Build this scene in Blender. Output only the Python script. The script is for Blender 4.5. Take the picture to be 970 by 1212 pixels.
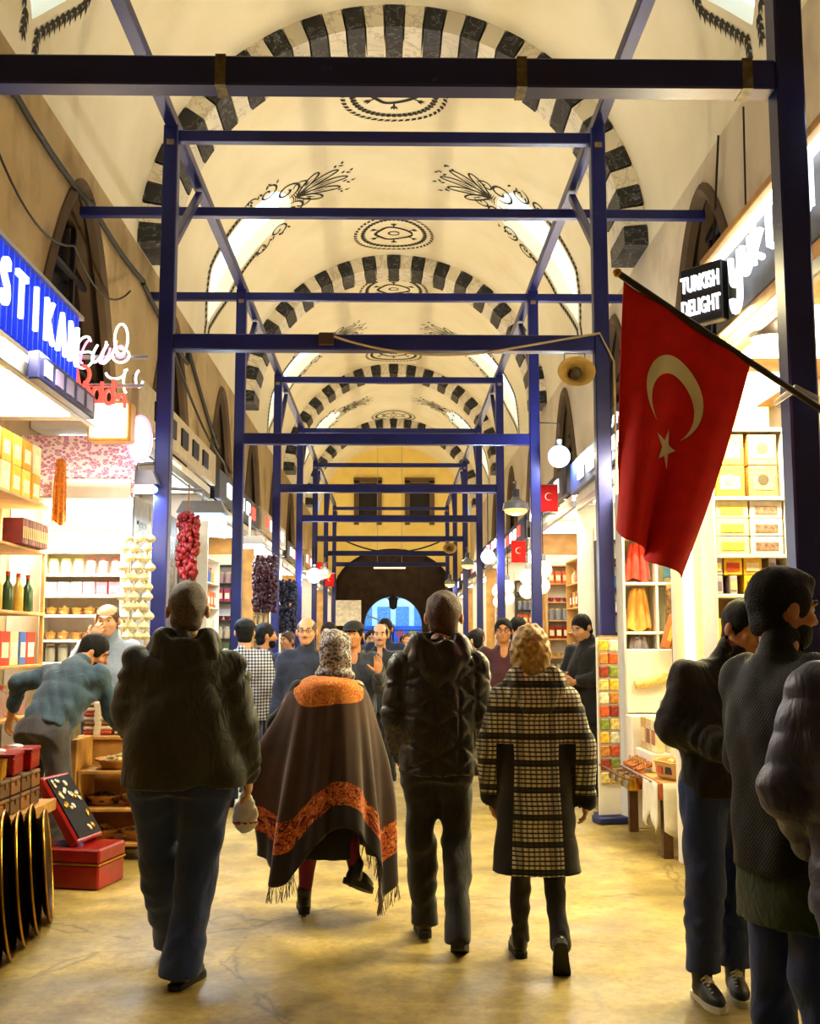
import bpy, bmesh, math, random, zlib
import numpy as np
from mathutils import Vector, Matrix, Euler
random.seed(7); RNG = np.random.RandomState(5)
PI = math.pi; R = math.radians
scene = bpy.context.scene
for o in list(bpy.data.objects): bpy.data.objects.remove(o)
COL = scene.collection

# ---------------------------------------------------------------- camera, world, exposure
F_PX, W_PX, H_PX = 1300.0, 970, 1212
cd = bpy.data.cameras.new('camera'); cam = bpy.data.objects.new('camera', cd); COL.objects.link(cam)
cd.sensor_fit = 'VERTICAL'; cd.sensor_height = 36.0; cd.sensor_width = 36.0 * W_PX / H_PX
cd.lens = F_PX / H_PX * 36.0; cd.clip_start = 0.05; cd.clip_end = 400
PITCH = math.atan(154 / F_PX); YAW = math.atan(20 / math.hypot(F_PX, 154))
cam.location = (0, 0, 1.53); cam.rotation_euler = (PI / 2 + PITCH, 0, -YAW)
scene.camera = cam
scene.view_settings.view_transform = 'Standard'; scene.view_settings.look = 'None'
scene.view_settings.gamma = 1.0; scene.view_settings.use_curve_mapping = False
scene.view_settings.exposure = -0.2
wd = bpy.data.worlds.new('world'); scene.world = wd; wd.use_nodes = True
wb = wd.node_tree.nodes['Background']; wb.inputs[0].default_value = (0.36, 0.62, 1.0, 1); wb.inputs[1].default_value = 1.1

# global measures (metres): x across the hall, y along it, z up
WALL = 3.38; SPRING = 6.75; VR = 3.38
PL, PR = -2.10, 1.93                       # post lines
FR = [5.1 + 4.85 * k for k in range(8)]    # portal frames
RIBS = [4.3, 14.0, 23.7, 33.4, 41.8]; RIBD = 0.9; YEND = 48.0; YBACK = -7.0

# ---------------------------------------------------------------- node materials
class G:
    def __init__(s, name):
        s.m = bpy.data.materials.new(name); s.m.use_nodes = True
        s.t = s.m.node_tree; s.b = s.t.nodes['Principled BSDF']
    def n(s, ty, **kw):
        x = s.t.nodes.new(ty)
        for k, v in kw.items(): setattr(x, k, v)
        return x
    def L(s, a, b): s.t.links.new(a, b)
    def put(s, sock, v):
        if isinstance(v, bpy.types.NodeSocket): s.L(v, sock)
        elif isinstance(v, (tuple, list)) and len(v) == 3 and sock.type == 'RGBA': sock.default_value = (*v, 1)
        else: sock.default_value = v
    def co(s, kind='Object'):
        return s.n('ShaderNodeTexCoord').outputs[kind]
    def sep(s, v):
        x = s.n('ShaderNodeSeparateXYZ'); s.L(v, x.inputs[0]); return x.outputs
    def math(s, op, a, b=0.0, c=None):
        x = s.n('ShaderNodeMath', operation=op); s.put(x.inputs[0], a); s.put(x.inputs[1], b)
        if c is not None: s.put(x.inputs[2], c)
        return x.outputs[0]
    def noise(s, scale, vec=None, detail=3, rough=.5, dist=0):
        x = s.n('ShaderNodeTexNoise'); x.inputs['Scale'].default_value = scale; x.inputs['Detail'].default_value = detail
        x.inputs['Roughness'].default_value = rough; x.inputs['Distortion'].default_value = dist
        s.L(vec if vec is not None else s.co(), x.inputs['Vector']); return x.outputs['Fac']
    def voro(s, scale, vec=None, feat='F1', out='Distance'):
        x = s.n('ShaderNodeTexVoronoi', feature=feat); x.inputs['Scale'].default_value = scale
        s.L(vec if vec is not None else s.co(), x.inputs['Vector']); return x.outputs[out]
    def map(s, v, scale=(1, 1, 1), rot=(0, 0, 0), loc=(0, 0, 0)):
        x = s.n('ShaderNodeMapping'); s.L(v, x.inputs[0]); x.inputs[3].default_value = scale
        x.inputs[2].default_value = rot; x.inputs[1].default_value = loc; return x.outputs[0]
    def ramp(s, fac, stops, interp='LINEAR'):
        x = s.n('ShaderNodeValToRGB'); s.L(fac, x.inputs[0]); e = x.color_ramp; e.interpolation = interp
        while len(e.elements) < len(stops): e.elements.new(.5)
        for q, (p, c) in zip(e.elements, stops):
            q.position = p; q.color = (c, c, c, 1) if isinstance(c, (int, float)) else (*c, 1)
        return x.outputs[0]
    def mix(s, fac, a, b, bt='MIX'):
        x = s.n('ShaderNodeMix', data_type='RGBA', blend_type=bt)
        s.put(x.inputs[0], fac); s.put(x.inputs[6], a); s.put(x.inputs[7], b); return x.outputs[2]
    def bump(s, h, strength=.3, dist=.02):
        x = s.n('ShaderNodeBump'); x.inputs['Strength'].default_value = strength; x.inputs['Distance'].default_value = dist
        s.L(h, x.inputs['Height']); s.L(x.outputs[0], s.b.inputs['Normal'])
    def done(s, col=None, rough=.6, metal=0.0, spec=None, sheen=0):
        if col is not None: s.put(s.b.inputs['Base Color'], col)
        s.put(s.b.inputs['Roughness'], rough); s.b.inputs['Metallic'].default_value = metal
        if spec is not None: s.b.inputs['Specular IOR Level'].default_value = spec
        if sheen: s.b.inputs['Sheen Weight'].default_value = sheen
        return s.m

def hx(h, k=1.0):
    c = [int(h[i:i + 2], 16) / 255 for i in (0, 2, 4)]
    return tuple(k * (x / 12.92 if x <= .04045 else ((x + .055) / 1.055) ** 2.4) for x in c)

MATS = {}
def M(name, col=None, rough=.6, metal=0., var=.12, scale=9., bump=0., bscale=80., col2=None, spec=None, sheen=0):
    """plain material: a base colour broken up by noise, with optional fine relief"""
    if name in MATS: return MATS[name]
    if isinstance(col, str): col = hx(col)
    if isinstance(col2, str): col2 = hx(col2)
    g = G(name); f = g.noise(scale, detail=4)
    a = tuple(max(0, c * (1 - var)) for c in col) if col2 is None else col
    b = tuple(min(1, c * (1 + var)) for c in col) if col2 is None else col2
    c = g.ramp(f, [(.3, a), (.7, b)])
    if bump: g.bump(g.noise(bscale, detail=3), bump, .01)
    MATS[name] = g.done(c, rough, metal, spec, sheen); return MATS[name]
def EM(name, col, strength, base=None):
    if name in MATS: return MATS[name]
    if isinstance(col, str): col = hx(col)
    g = G(name); g.b.inputs['Emission Color'].default_value = (*col, 1); g.b.inputs['Emission Strength'].default_value = strength
    f = g.noise(6); c = g.ramp(f, [(.3, tuple(.7 * x for x in col)), (.7, tuple(.8 * x for x in col))])
    MATS[name] = g.done(base or c, .4); return MATS[name]
def GLASS(name, col=(.9, .95, 1), rough=.05, alpha=.25):
    if name in MATS: return MATS[name]
    g = G(name); g.b.inputs['Alpha'].default_value = alpha
    c = g.ramp(g.noise(4), [(.3, tuple(.9 * x for x in col)), (.7, col)])
    MATS[name] = g.done(c, rough); return MATS[name]

# ---------------------------------------------------------------- mesh building
def tag(o, label=None, cat=None, group=None, kind=None):
    if label: o['label'] = label
    if cat: o['category'] = cat
    if group: o['group'] = group
    if kind: o['kind'] = kind
    return o
def link(name, me, parent=None, loc=None, rz=None):
    o = bpy.data.objects.new(name, me); COL.objects.link(o)
    if parent is not None: o.parent = parent
    if loc is not None: o.location = loc
    if rz is not None: o.rotation_euler = (0, 0, rz)
    return o
def thing(name, label, cat, loc=(0, 0, 0), rz=0, group=None):
    o = link(name, None, None, loc, rz); o.empty_display_size = .1
    return tag(o, label, cat, group)
def copy_tree(o, parent=None):
    c = o.copy(); COL.objects.link(c); c.parent = parent
    for ch in o.children: copy_tree(ch, c)
    return c
def rot(axis, a): return np.array(Matrix.Rotation(a, 3, axis))

class MB:
    """collects shapes into one mesh"""
    def __init__(s): s.v = []; s.f = []; s.mi = []; s.n = 0; s.uv = None
    def add(s, v, f, mi=0):
        s.v.append(np.asarray(v, float).reshape(-1, 3))
        s.f += [tuple(i + s.n for i in q) for q in f]; s.mi += [mi] * len(f); s.n += len(s.v[-1]); return s
    def box(s, c, d, rz=0, Rm=None, mi=0, b=0):
        x, y, z = (k / 2 for k in d)
        if b:                                   # bevelled box: chamfer every edge
            b = min(b, x * .9, y * .9, z * .9); P = []
            for sx in (-1, 1):
                for sy in (-1, 1):
                    for sz in (-1, 1):
                        P += [(sx * x, sy * (y - b), sz * (z - b)), (sx * (x - b), sy * y, sz * (z - b)), (sx * (x - b), sy * (y - b), sz * z)]
            bm = bmesh.new(); [bm.verts.new(p) for p in P]; r = bmesh.ops.convex_hull(bm, input=bm.verts)
            bmesh.ops.dissolve_limit(bm, angle_limit=.01, verts=bm.verts, edges=bm.edges)
            bm.verts.ensure_lookup_table(); bm.verts.index_update()
            v = np.array([q.co for q in bm.verts]); f = [tuple(q.index for q in fc.verts) for fc in bm.faces]; bm.free()
        else:
            v = np.array([(i, j, k) for i in (-x, x) for j in (-y, y) for k in (-z, z)])
            f = [(0, 1, 3, 2), (4, 6, 7, 5), (0, 4, 5, 1), (2, 3, 7, 6), (0, 2, 6, 4), (1, 5, 7, 3)]
        if rz: v = v @ rot('Z', rz).T
        if Rm is not None: v = v @ np.asarray(Rm).T
        return s.add(v + np.array(c), f, mi)
    def lathe(s, prof, c=(0, 0, 0), n=16, mi=0, Rm=None, sx=1, sy=1, cap=True):
        v = []; f = []
        for r, z in prof:
            for i in range(n): a = 2 * PI * i / n; v.append((r * math.cos(a) * sx, r * math.sin(a) * sy, z))
        m = len(prof)
        for j in range(m - 1):
            for i in range(n):
                k = (i + 1) % n; f.append((j * n + i, j * n + k, (j + 1) * n + k, (j + 1) * n + i))
        if cap: f.append(tuple(range(n))[::-1]); f.append(tuple((m - 1) * n + i for i in range(n)))
        v = np.array(v)
        if Rm is not None: v = v @ np.asarray(Rm).T
        return s.add(v + np.array(c), f, mi)
    def tube(s, pts, r, n=8, mi=0, closed=False, sq=1.0):
        P = np.array(pts, float); m = len(P); rr = np.full(m, r) if np.isscalar(r) else np.array(r, float)
        T = np.gradient(P, axis=0) if not closed else np.roll(P, -1, 0) - np.roll(P, 1, 0)
        T /= np.linalg.norm(T, axis=1)[:, None] + 1e-9
        up = np.array([0, 0, 1.]) if abs(T[0][2]) < .9 else np.array([0, 1., 0]); v = []
        for i in range(m):
            a = np.cross(T[i], up); a /= np.linalg.norm(a) + 1e-9; b = np.cross(a, T[i]); up = b
            for k in range(n):
                t = 2 * PI * k / n; v.append(P[i] + rr[i] * (math.cos(t) * a + sq * math.sin(t) * b))
        f = []
        for i in range(m if closed else m - 1):
            j = (i + 1) % m
            for k in range(n): q = (k + 1) % n; f.append((i * n + k, i * n + q, j * n + q, j * n + k))
        if not closed: f.append(tuple(range(n))[::-1]); f.append(tuple((m - 1) * n + k for k in range(n)))
        return s.add(v, f, mi)
    def bar(s, a, b, w, h, mi=0):
        """square bar from a to b"""
        a = np.array(a, float); b = np.array(b, float); t = b - a; l = np.linalg.norm(t); t /= l
        up = np.array([0, 0, 1.]) if abs(t[2]) < .95 else np.array([0, 1., 0])
        x = np.cross(t, up); x /= np.linalg.norm(x); z = np.cross(x, t)
        return s.box((a + b) / 2, (w, l, h), Rm=np.stack([x, t, z], 1), mi=mi, b=.008)
    def prism(s, poly, y0, y1, mi=0, Rm=None, c=(0, 0, 0)):
        """polygon in (x,z) pushed from y0 to y1"""
        n = len(poly); v = [(x, y0, z) for x, z in poly] + [(x, y1, z) for x, z in poly]
        f = [tuple(range(n)), tuple(range(n, 2 * n))[::-1]] + [(i, i + n, (i + 1) % n + n, (i + 1) % n) for i in range(n)]
        v = np.array(v, float)
        if Rm is not None: v = v @ np.asarray(Rm).T
        return s.add(v + np.array(c), f, mi)
    def grid(s, fn, nu, nv, closed=False, mi=0):
        v = [fn(i / (nu - (0 if closed else 1)), j / (nv - 1)) for j in range(nv) for i in range(nu)]; f = []
        for j in range(nv - 1):
            for i in range(nu if closed else nu - 1):
                k = (i + 1) % nu; f.append((j * nu + i, j * nu + k, (j + 1) * nu + k, (j + 1) * nu + i))
        return s.add(v, f, mi)
    def sphere(s, c, r, n=12, m=8, mi=0, Rm=None):
        rx, ry, rz = (r, r, r) if np.isscalar(r) else r
        prof = [(max(1e-4, math.sin(PI * j / m)), -math.cos(PI * j / m)) for j in range(m + 1)]
        v = np.array([(a * math.cos(2 * PI * i / n) * rx, a * math.sin(2 * PI * i / n) * ry, z * rz) for a, z in prof for i in range(n)])
        if Rm is not None: v = v @ np.asarray(Rm).T
        f = [(j * n + i, j * n + (i + 1) % n, (j + 1) * n + (i + 1) % n, (j + 1) * n + i) for j in range(m) for i in range(n)]
        return s.add(v + np.array(c), f, mi)
    def mesh(s, name, mats, smooth=False, fix=True):
        me = bpy.data.meshes.new(name); V = np.concatenate(s.v) if s.v else np.zeros((0, 3))
        me.from_pydata(V.tolist(), [], s.f)
        for m in (mats if isinstance(mats, (list, tuple)) else [mats]): me.materials.append(m)
        me.polygons.foreach_set('material_index', s.mi)
        if fix:
            bm = bmesh.new(); bm.from_mesh(me); bmesh.ops.recalc_face_normals(bm, faces=bm.faces); bm.to_mesh(me); bm.free()
        if smooth:
            me.polygons.foreach_set('use_smooth', [True] * len(me.polygons))
            if smooth != 'all': me.set_sharp_from_angle(angle=R(smooth if smooth > 1 else 40))
        me.update(); return me
    def build(s, name, mats, parent=None, smooth=False, loc=None, rz=None):
        return link(name, s.mesh(name, mats, smooth), parent, loc, rz)

def area(name, loc, direc, sx, sy, power, col, parent=None):
    l = bpy.data.lights.new(name, 'AREA'); l.shape = 'RECTANGLE'; l.size = sx; l.size_y = sy; l.energy = power; l.color = col
    o = link(name, l, parent, loc); o.rotation_euler = Vector(direc).to_track_quat('-Z', 'Y').to_euler(); return o
def point(name, loc, power, col, rad=.06, parent=None):
    l = bpy.data.lights.new(name, 'POINT'); l.energy = power; l.color = col; l.shadow_soft_size = rad
    return link(name, l, parent, loc)
def text_mesh(name, body, size, depth, m, parent=None, bev=0, space=1.0, rx=1.0):
    c = bpy.data.curves.new(name, 'FONT'); c.body = body; c.size = size; c.extrude = depth; c.bevel_depth = bev
    c.align_x = 'CENTER'; c.align_y = 'CENTER'; c.space_character = space; c.resolution_u = 4
    t = bpy.data.objects.new(name, c); me = bpy.data.meshes.new_from_object(t); bpy.data.objects.remove(t)
    me.materials.clear(); me.materials.append(m)
    if rx != 1.0: me.transform(Matrix.Diagonal((rx, 1, 1, 1)))
    return link(name, me, parent)
WARM = (1, .78, .42); COOL = (.62, .8, 1)
# ================================================================ THE SETTING
def mat_plaster(name, a, b, stain, amt=.5):
    g = G(name); co = g.co(); base = g.ramp(g.noise(.9, co, 5), [(.3, a), (.7, b)])
    st = g.ramp(g.noise(1.1, g.map(co, (1, 1, .75)), 7, .62, .3), [(.5, 0), (.78, 1)])
    c = g.mix(g.math('MULTIPLY', st, amt), base, stain); g.bump(g.noise(26, co, 5), .25, .01)
    return g.done(c, .85)
def mat_marble(name, base, base2, vein, sc=2.6, lo=.0, hi=.035):
    g = G(name); inf = g.n('ShaderNodeObjectInfo'); co = g.co()
    v = g.n('ShaderNodeVectorMath', operation='ADD'); g.L(co, v.inputs[0]); g.L(inf.outputs['Random'], v.inputs[1])
    v2 = g.map(v.outputs[0], (1, 1, 1), (.3, .5, .7))
    n = g.noise(sc, v2, 6, .6, 1.6); d = g.math('ABSOLUTE', g.math('SUBTRACT', n, .5))
    k = g.ramp(d, [(lo, 1), (hi, 0)]); b = g.ramp(g.noise(1.3, v2, 3), [(.3, base), (.7, base2)])
    return g.done(g.mix(k, b, vein), .45)
def mat_floor():
    g = G('floor_concrete'); co = g.co()
    big = g.ramp(g.noise(.55, co, 6, .6, .4), [(.3, hx('8c7838')), (.5, hx('b39a50')), (.7, hx('cdb770'))])  # yellow of the hall light is put into these base colours
    mid = g.ramp(g.noise(3.2, co, 6, .7), [(.38, .5), (.62, 1)])
    c = g.mix(.85, big, mid, 'MULTIPLY')
    sp = g.ramp(g.noise(22, co, 4, .7), [(.35, .55), (.55, 1)]); c = g.mix(.55, c, sp, 'MULTIPLY')
    ck = g.voro(.42, g.map(co, (1, .6, 1)), 'DISTANCE_TO_EDGE')
    wob = g.math('ADD', ck, g.math('MULTIPLY', g.math('SUBTRACT', g.noise(3, co, 5), .5), .10))
    line = g.ramp(g.math('ABSOLUTE', wob), [(.0, .35), (.006, 1)]); c = g.mix(.8, c, line, 'MULTIPLY')
    g.bump(g.noise(30, co, 6, .7), .25, .01)
    return g.done(c, g.ramp(g.noise(2.1, co, 4), [(.35, .32), (.7, .7)]))
def mat_steel():
    g = G('blue_painted_steel'); co = g.co()
    c = g.ramp(g.noise(2.2, co, 4), [(.3, hx('0f1556')), (.7, hx('1b2578'))])
    w = g.ramp(g.noise(9, co, 6, .75), [(.66, 0), (.74, 1)]); c = g.mix(g.math('MULTIPLY', w, .35), c, hx('7b83a8'))
    g.bump(g.noise(60, co, 2), .08, .004); return g.done(c, .38, 0.15)
m_floor = mat_floor(); m_steel = mat_steel()
m_vault = mat_plaster('vault_plaster', hx('efe6c9'), hx('f6efd8'), hx('d8c79a'), .3)
m_walll = mat_plaster('wall_plaster_aged', hx('ab9366'), hx('c8b082'), hx('5a3f22'), .8)
m_wallr = mat_plaster('wall_plaster_pale', hx('cfc2aa'), hx('e0d3bb'), hx('866a4c'), .55)
m_end = mat_plaster('wall_plaster_ochre', hx('f0d478'), hx('f6de8c'), hx('c8a454'), .35)
m_black = mat_marble('black_marble', hx('0b0d16'), hx('171a26'), hx('8f92a0'), 3.2, 0, .010)
m_white = mat_marble('white_marble', hx('d9d2c2'), hx('ece6d8'), hx('bcb4a4'), 1.5, 0, .03)
m_paint = M('painted_ornament', '26241d', .8, var=.3, scale=20)
m_stone = mat_plaster('dark_stone', hx('4a3a2a'), hx('6d5840'), hx('241a12'), .6)
m_pane = EM('skylight_glass', (.70, .87, 1.0), 1.7)
m_dglass = M('dark_window_glass', '14121c', .25, var=.4, scale=2)
m_wood = M('brown_shutter_wood', '4e2d16', .6, var=.45, scale=5, bump=.2)
m_frame = M('dark_window_frame', '1b1622', .6, var=.3)
m_masonry = M('dark_masonry', '3a2c25', .85, var=.45, scale=3, bump=.3, bscale=20)  # dark brown, broken up by noise

MB().add([(-9, YBACK, 0), (9, YBACK, 0), (9, 75, 0), (-9, 75, 0), (-9, YBACK, -.2), (9, YBACK, -.2), (9, 75, -.2), (-9, 75, -.2)],
         [(0, 1, 2, 3), (4, 7, 6, 5), (0, 4, 5, 1), (1, 5, 6, 2), (2, 6, 7, 3), (3, 7, 4, 0)]).build('floor', m_floor)
tag(bpy.data.objects['floor'], 'worn concrete floor of the bazaar hall, yellow light in its colour', kind='structure')

# --- barrel vault, one ceiling object; each bay has two skylight slots cut through it
def VP(th, y, r=VR): return (r * math.cos(th), y, SPRING + r * math.sin(th))
SK0, SK1 = R(8.5), R(56)
def skw(th):
    a = min(th, PI - th)
    if a <= SK0 or a >= SK1: return 0
    return .78 * min(1, (a - SK0) / R(13)) ** .95 * min(1, (SK1 - a) / R(5)) ** .5
ANG = [R(a) for a in list(np.arange(0, 90, 1.5)) + [8.5, 8.8, 56, 55.6, 54.8, 90]]; ANG = sorted(set(ANG)); ANG = ANG + [PI - a for a in ANG[-2::-1]]
BAYS = [(YBACK, RIBS[0])] + [(RIBS[i] + RIBD, RIBS[i + 1]) for i in range(4)] + [(RIBS[4] + RIBD, YEND)]
ceil = MB(); pane_specs = []
for y in RIBS:
    for a, b in zip(ANG[:-1], ANG[1:]): ceil.add([VP(a, y), VP(a, y + RIBD), VP(b, y + RIBD), VP(b, y)], [(0, 1, 2, 3)])
for bi, (y0, y1) in enumerate(BAYS):
    yc = (y0 + y1) / 2; hole = 0 < bi < 5
    for a, b in zip(ANG[:-1], ANG[1:]):
        wa, wb2 = (skw(a), skw(b)) if hole else (0, 0)
        if wa == 0 and wb2 == 0: ceil.add([VP(a, y0), VP(a, y1), VP(b, y1), VP(b, y0)], [(0, 1, 2, 3)]); continue
        for s in (-1, 1):
            ya = y0 if s < 0 else y1
            ceil.add([VP(a, ya), VP(a, yc + s * wa), VP(b, yc + s * wb2), VP(b, ya)], [(0, 1, 2, 3)])
            ceil.add([VP(a, yc + s * wa), VP(a, yc + s * wa, VR + .3), VP(b, yc + s * wb2, VR + .3), VP(b, yc + s * wb2)], [(0, 1, 2, 3)])
ce = ceil.build('ceiling', m_vault, smooth=50)
tag(ce, 'cream plastered barrel vault with skylight slots and painted ornament', kind='structure')
wn = 0
for bi, (y0, y1) in enumerate(BAYS[1:5]):
    yc = (y0 + y1) / 2
    for side in (0, 1):
        p = MB(); A = [a for a in ANG if SK0 <= (a if side else PI - a) <= SK1]
        for a, b in zip(A[:-1], A[1:]):
            q = [VP(a, yc - skw(a), VR + .24), VP(a, yc + skw(a), VR + .24), VP(b, yc + skw(b), VR + .24), VP(b, yc - skw(b), VR + .24)]
            q += [VP(a, yc - skw(a), VR + .27), VP(a, yc + skw(a), VR + .27), VP(b, yc + skw(b), VR + .27), VP(b, yc - skw(b), VR + .27)]
            p.add(q, [(0, 1, 2, 3), (4, 7, 6, 5)])
        wn += 1
        tag(p.build('window_%d' % wn, m_pane, smooth=50), 'bright curved skylight slot on the %s side of the %s bay of the vault' % (('left', 'right')[side], ('nearest', 'second', 'third', 'farthest')[bi]), kind='structure')

# --- voussoir ribs: every block its own piece
NV = 37
for ri, y in enumerate(RIBS):
    rib = link('trim_%d' % (ri + 1), None); tag(rib, '%s striped black and white marble arch under the vault' % ('overhead', 'nearest', 'second', 'third', 'farthest')[ri], kind='structure')
    proto = {}
    for i in range(NV):
        a0, a1 = PI * i / NV, PI * (i + 1) / NV; blk = (i % 2 == 0)
        if i % 2 not in proto:
            m = MB(); e = .004; w = (PI / NV) / 2; rin = 3.06 if blk else 3.066; fr = 0 if blk else .006
            v = []
            for yy in (fr, RIBD):
                for (r, a) in ((rin, PI / 2 - w + e), (rin, PI / 2), (rin, PI / 2 + w - e), (VR + .02, PI / 2 + w - e), (VR + .02, PI / 2 - w + e)):
                    v.append((r * math.cos(a), yy, r * math.sin(a)))
            m.add(v, [(0, 1, 2, 3, 4), (9, 8, 7, 6, 5), (0, 5, 6, 1), (1, 6, 7, 2), (2, 7, 8, 3), (3, 8, 9, 4), (4, 9, 5, 0)])
            proto[i % 2] = m.mesh('voussoir', m_black if blk else m_white)
        o = link('voussoir', proto[i % 2], rib, (0, y, SPRING)); o.rotation_euler = (0, -((a0 + a1) / 2 - PI / 2), 0)

# --- painted ornament, laid on the vault as thin relief (arc length s from the crown, y along the hall)
def on_vault(s, y, lift=.006): return VP(PI / 2 - s / VR, y, VR - lift)
def leaf(m, s, y, ang, l, w):
    c, d = math.cos(ang), math.sin(ang)
    pts = [(0, 0), (.35 * l, .5 * w), (l, 0), (.35 * l, -.5 * w)]
    m.add([on_vault(s + px * c - py * d, y + px * d + py * c) for px, py in pts], [(0, 1, 2, 3)])
def ribbon(m, pts, w):
    w *= 1.45
    P = np.array(pts); T = np.gradient(P, axis=0); T /= np.linalg.norm(T, axis=1)[:, None] + 1e-9; Nn = np.stack([-T[:, 1], T[:, 0]], 1)
    k = np.clip(np.minimum(np.arange(len(P)), np.arange(len(P))[::-1]) / 3 + .35, 0, 1)[:, None]
    A = P + Nn * w / 2 * k; B = P - Nn * w / 2 * k
    v = [on_vault(*p) for p in A] + [on_vault(*p) for p in B]; n = len(P)
    m.add(v, [(i, i + 1, n + i + 1, n + i) for i in range(n - 1)])
def spiral(m, s, y, r, turns, a0, sg, w=.03):
    ribbon(m, [(s + r * (1 - t) * math.cos(a0 + sg * turns * 2 * PI * t), y + r * (1 - t) * math.sin(a0 + sg * turns * 2 * PI * t)) for t in np.linspace(0, .85, 22)], w)
def petal(m, s, y, ang, l, w, lw=.03):
    pts = []
    for t in np.linspace(0, 2 * PI, 26):
        px = l * (.5 - .5 * math.cos(t)); py = w * math.sin(t) * (.45 + .55 * px / l)
        pts.append((s + px * math.cos(ang) - py * math.sin(ang), y + px * math.sin(ang) + py * math.cos(ang)))
    ribbon(m, pts, lw); leaf(m, s + l * .35 * math.cos(ang), y + l * .35 * math.sin(ang), ang, l * .4, w * .35)
def medallion(y):
    m = MB()
    for i in range(46):
        a = 2 * PI * i / 46
        for rr, da in ((.70, 2.0), (.62, 1.1), (.79, 1.1)): leaf(m, rr * math.cos(a), y + rr * math.sin(a) * 1.15, a + da, .14, .075)
    ribbon(m, [(.36 * math.cos(t) * (1 + .08 * math.cos(4 * t)), y + .33 * math.sin(t) * (1 + .1 * math.cos(3 * t))) for t in np.linspace(0, 2 * PI, 44)], .05)
    ribbon(m, [(.11 * math.cos(t), y + .10 * math.sin(t)) for t in np.linspace(0, 2 * PI, 22)], .03)
    for i in range(6):
        a = PI / 6 + i * PI / 3
        ribbon(m, [(r * math.cos(a), y + r * math.sin(a)) for r in (.36, .42, .47)], .04)
        for d in (-.5, 0, .5): leaf(m, .44 * math.cos(a), y + .44 * math.sin(a), a + d, .13, .06)
    return m
def bouquet(side, yc):
    m = MB(); s0 = side * (VR * (PI / 2 - SK1) - .02); inw = PI if side > 0 else 0
    for d, l in ((0, 1.0), (.42, .92), (-.42, .92), (.85, .72), (-.85, .72)): petal(m, s0 - side * .12, yc, inw + d, l, .11)
    for d in (-.55, -.2, .2, .55):
        for k in range(3): leaf(m, s0 - side * (.12 + (.92 + .08 * k) * math.cos(d)), yc + (.92 + .08 * k) * math.sin(d), inw + d + (.8 if k % 2 else -.8), .12, .06)
    for k in range(4): ribbon(m, [(s0 - side * (.02 + .045 * k), yc - .17), (s0 - side * (.05 + .045 * k), yc), (s0 - side * (.02 + .045 * k), yc + .17)], .026)
    for sg in (-1, 1):
        spiral(m, s0 + side * .05, yc + sg * .42, .30, 1.6, PI / 2 * sg + PI, sg, .035)
        spiral(m, s0 + side * .42, yc + sg * .86, .24, 1.5, PI / 2 * sg, -sg, .03)
        spiral(m, s0 + side * .85, yc + sg * .98, .20, 1.4, 0, sg, .028)
        spiral(m, s0 - side * .25, yc + sg * .36, .17, 1.4, PI, -sg, .026)
        for k in range(8): leaf(m, s0 + side * (.2 + .11 * k), yc + sg * (.98 + .06 * math.sin(k * 1.3)), inw + sg * (1.9 if k % 2 else 1.2), .15, .055)
    return m
def garland(side, yc):
    m = MB()
    for sg in (-1, 1):
        for a in np.arange(R(40), R(5), -R(1.5)):
            w = (skw(a) if a > SK0 else 0) + .17; s = side * (PI / 2 - a) * VR
            for d in (.7, -.7, 0): leaf(m, s, yc + sg * w, (0 if side > 0 else PI) + d * sg, .14, .065)
    return m
for bi, (y0, y1) in enumerate(BAYS[1:5]):
    yc = (y0 + y1) / 2
    for k, dy in enumerate((-2.9, 3.1)):
        tag(medallion(yc + dy).build('painted_medallion', m_paint, ce), 'dark painted wreath medallion on the crown of the vault')
    for side in (-1, 1):
        tag(bouquet(side, yc).build('painted_bouquet', m_paint, ce), 'dark painted scroll and petal ornament at the head of a skylight')
        tag(garland(side, yc).build('painted_garland', m_paint, ce), 'dark painted leaf garland along a skylight edge')

# --- side walls with pointed-arch windows
WY = [11.55 + 4.85 * (k - 1) for k in range(7)]; WA, WS, WZ, WTOP = 1.45, 3.85, 4.55, 6.5
def arch_z(t): return WZ + (WTOP - WZ) * (1 - abs(t) ** 1.75)
def wall(side):
    m = MB(); X = side * WALL; ys = [YBACK]
    for wy in WY: ys += list(wy + WA * np.linspace(-1, 1, 25))
    ys.append(YEND); D = .34 * side
    for a, b in zip(ys[:-1], ys[1:]):
        wy = next((w for w in WY if w - WA - 1e-6 <= (a + b) / 2 <= w + WA), None)
        if wy is None: m.add([(X, a, 0), (X, b, 0), (X, b, SPRING), (X, a, SPRING)], [(0, 1, 2, 3)]); continue
        za, zb = arch_z((a - wy) / WA), arch_z((b - wy) / WA)
        m.add([(X, a, 0), (X, b, 0), (X, b, WS), (X, a, WS)], [(0, 1, 2, 3)])
        m.add([(X, a, za), (X, b, zb), (X, b, SPRING), (X, a, SPRING)], [(0, 1, 2, 3)])
        m.add([(X, a, za), (X, b, zb), (X + D, b, zb), (X + D, a, za), (X, a, WS), (X, b, WS), (X + D, b, WS), (X + D, a, WS)], [(0, 1, 2, 3), (4, 7, 6, 5)], 1)
    for wy in WY:
        for s in (-1, 1): m.add([(X, wy + s * WA, WS), (X, wy + s * WA, WZ), (X + D, wy + s * WA, WZ), (X + D, wy + s * WA, WS)], [(0, 1, 2, 3)], 1)
    o = m.build('wall_left' if side < 0 else 'wall_right', [m_walll if side < 0 else m_wallr, m_stone])
    tag(o, '%s plastered side wall with pointed arch windows' % ('stained ochre' if side < 0 else 'pale pinkish'), kind='structure'); return o
ords = ['first', 'second', 'third', 'fourth', 'fifth', 'sixth', 'seventh']
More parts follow.
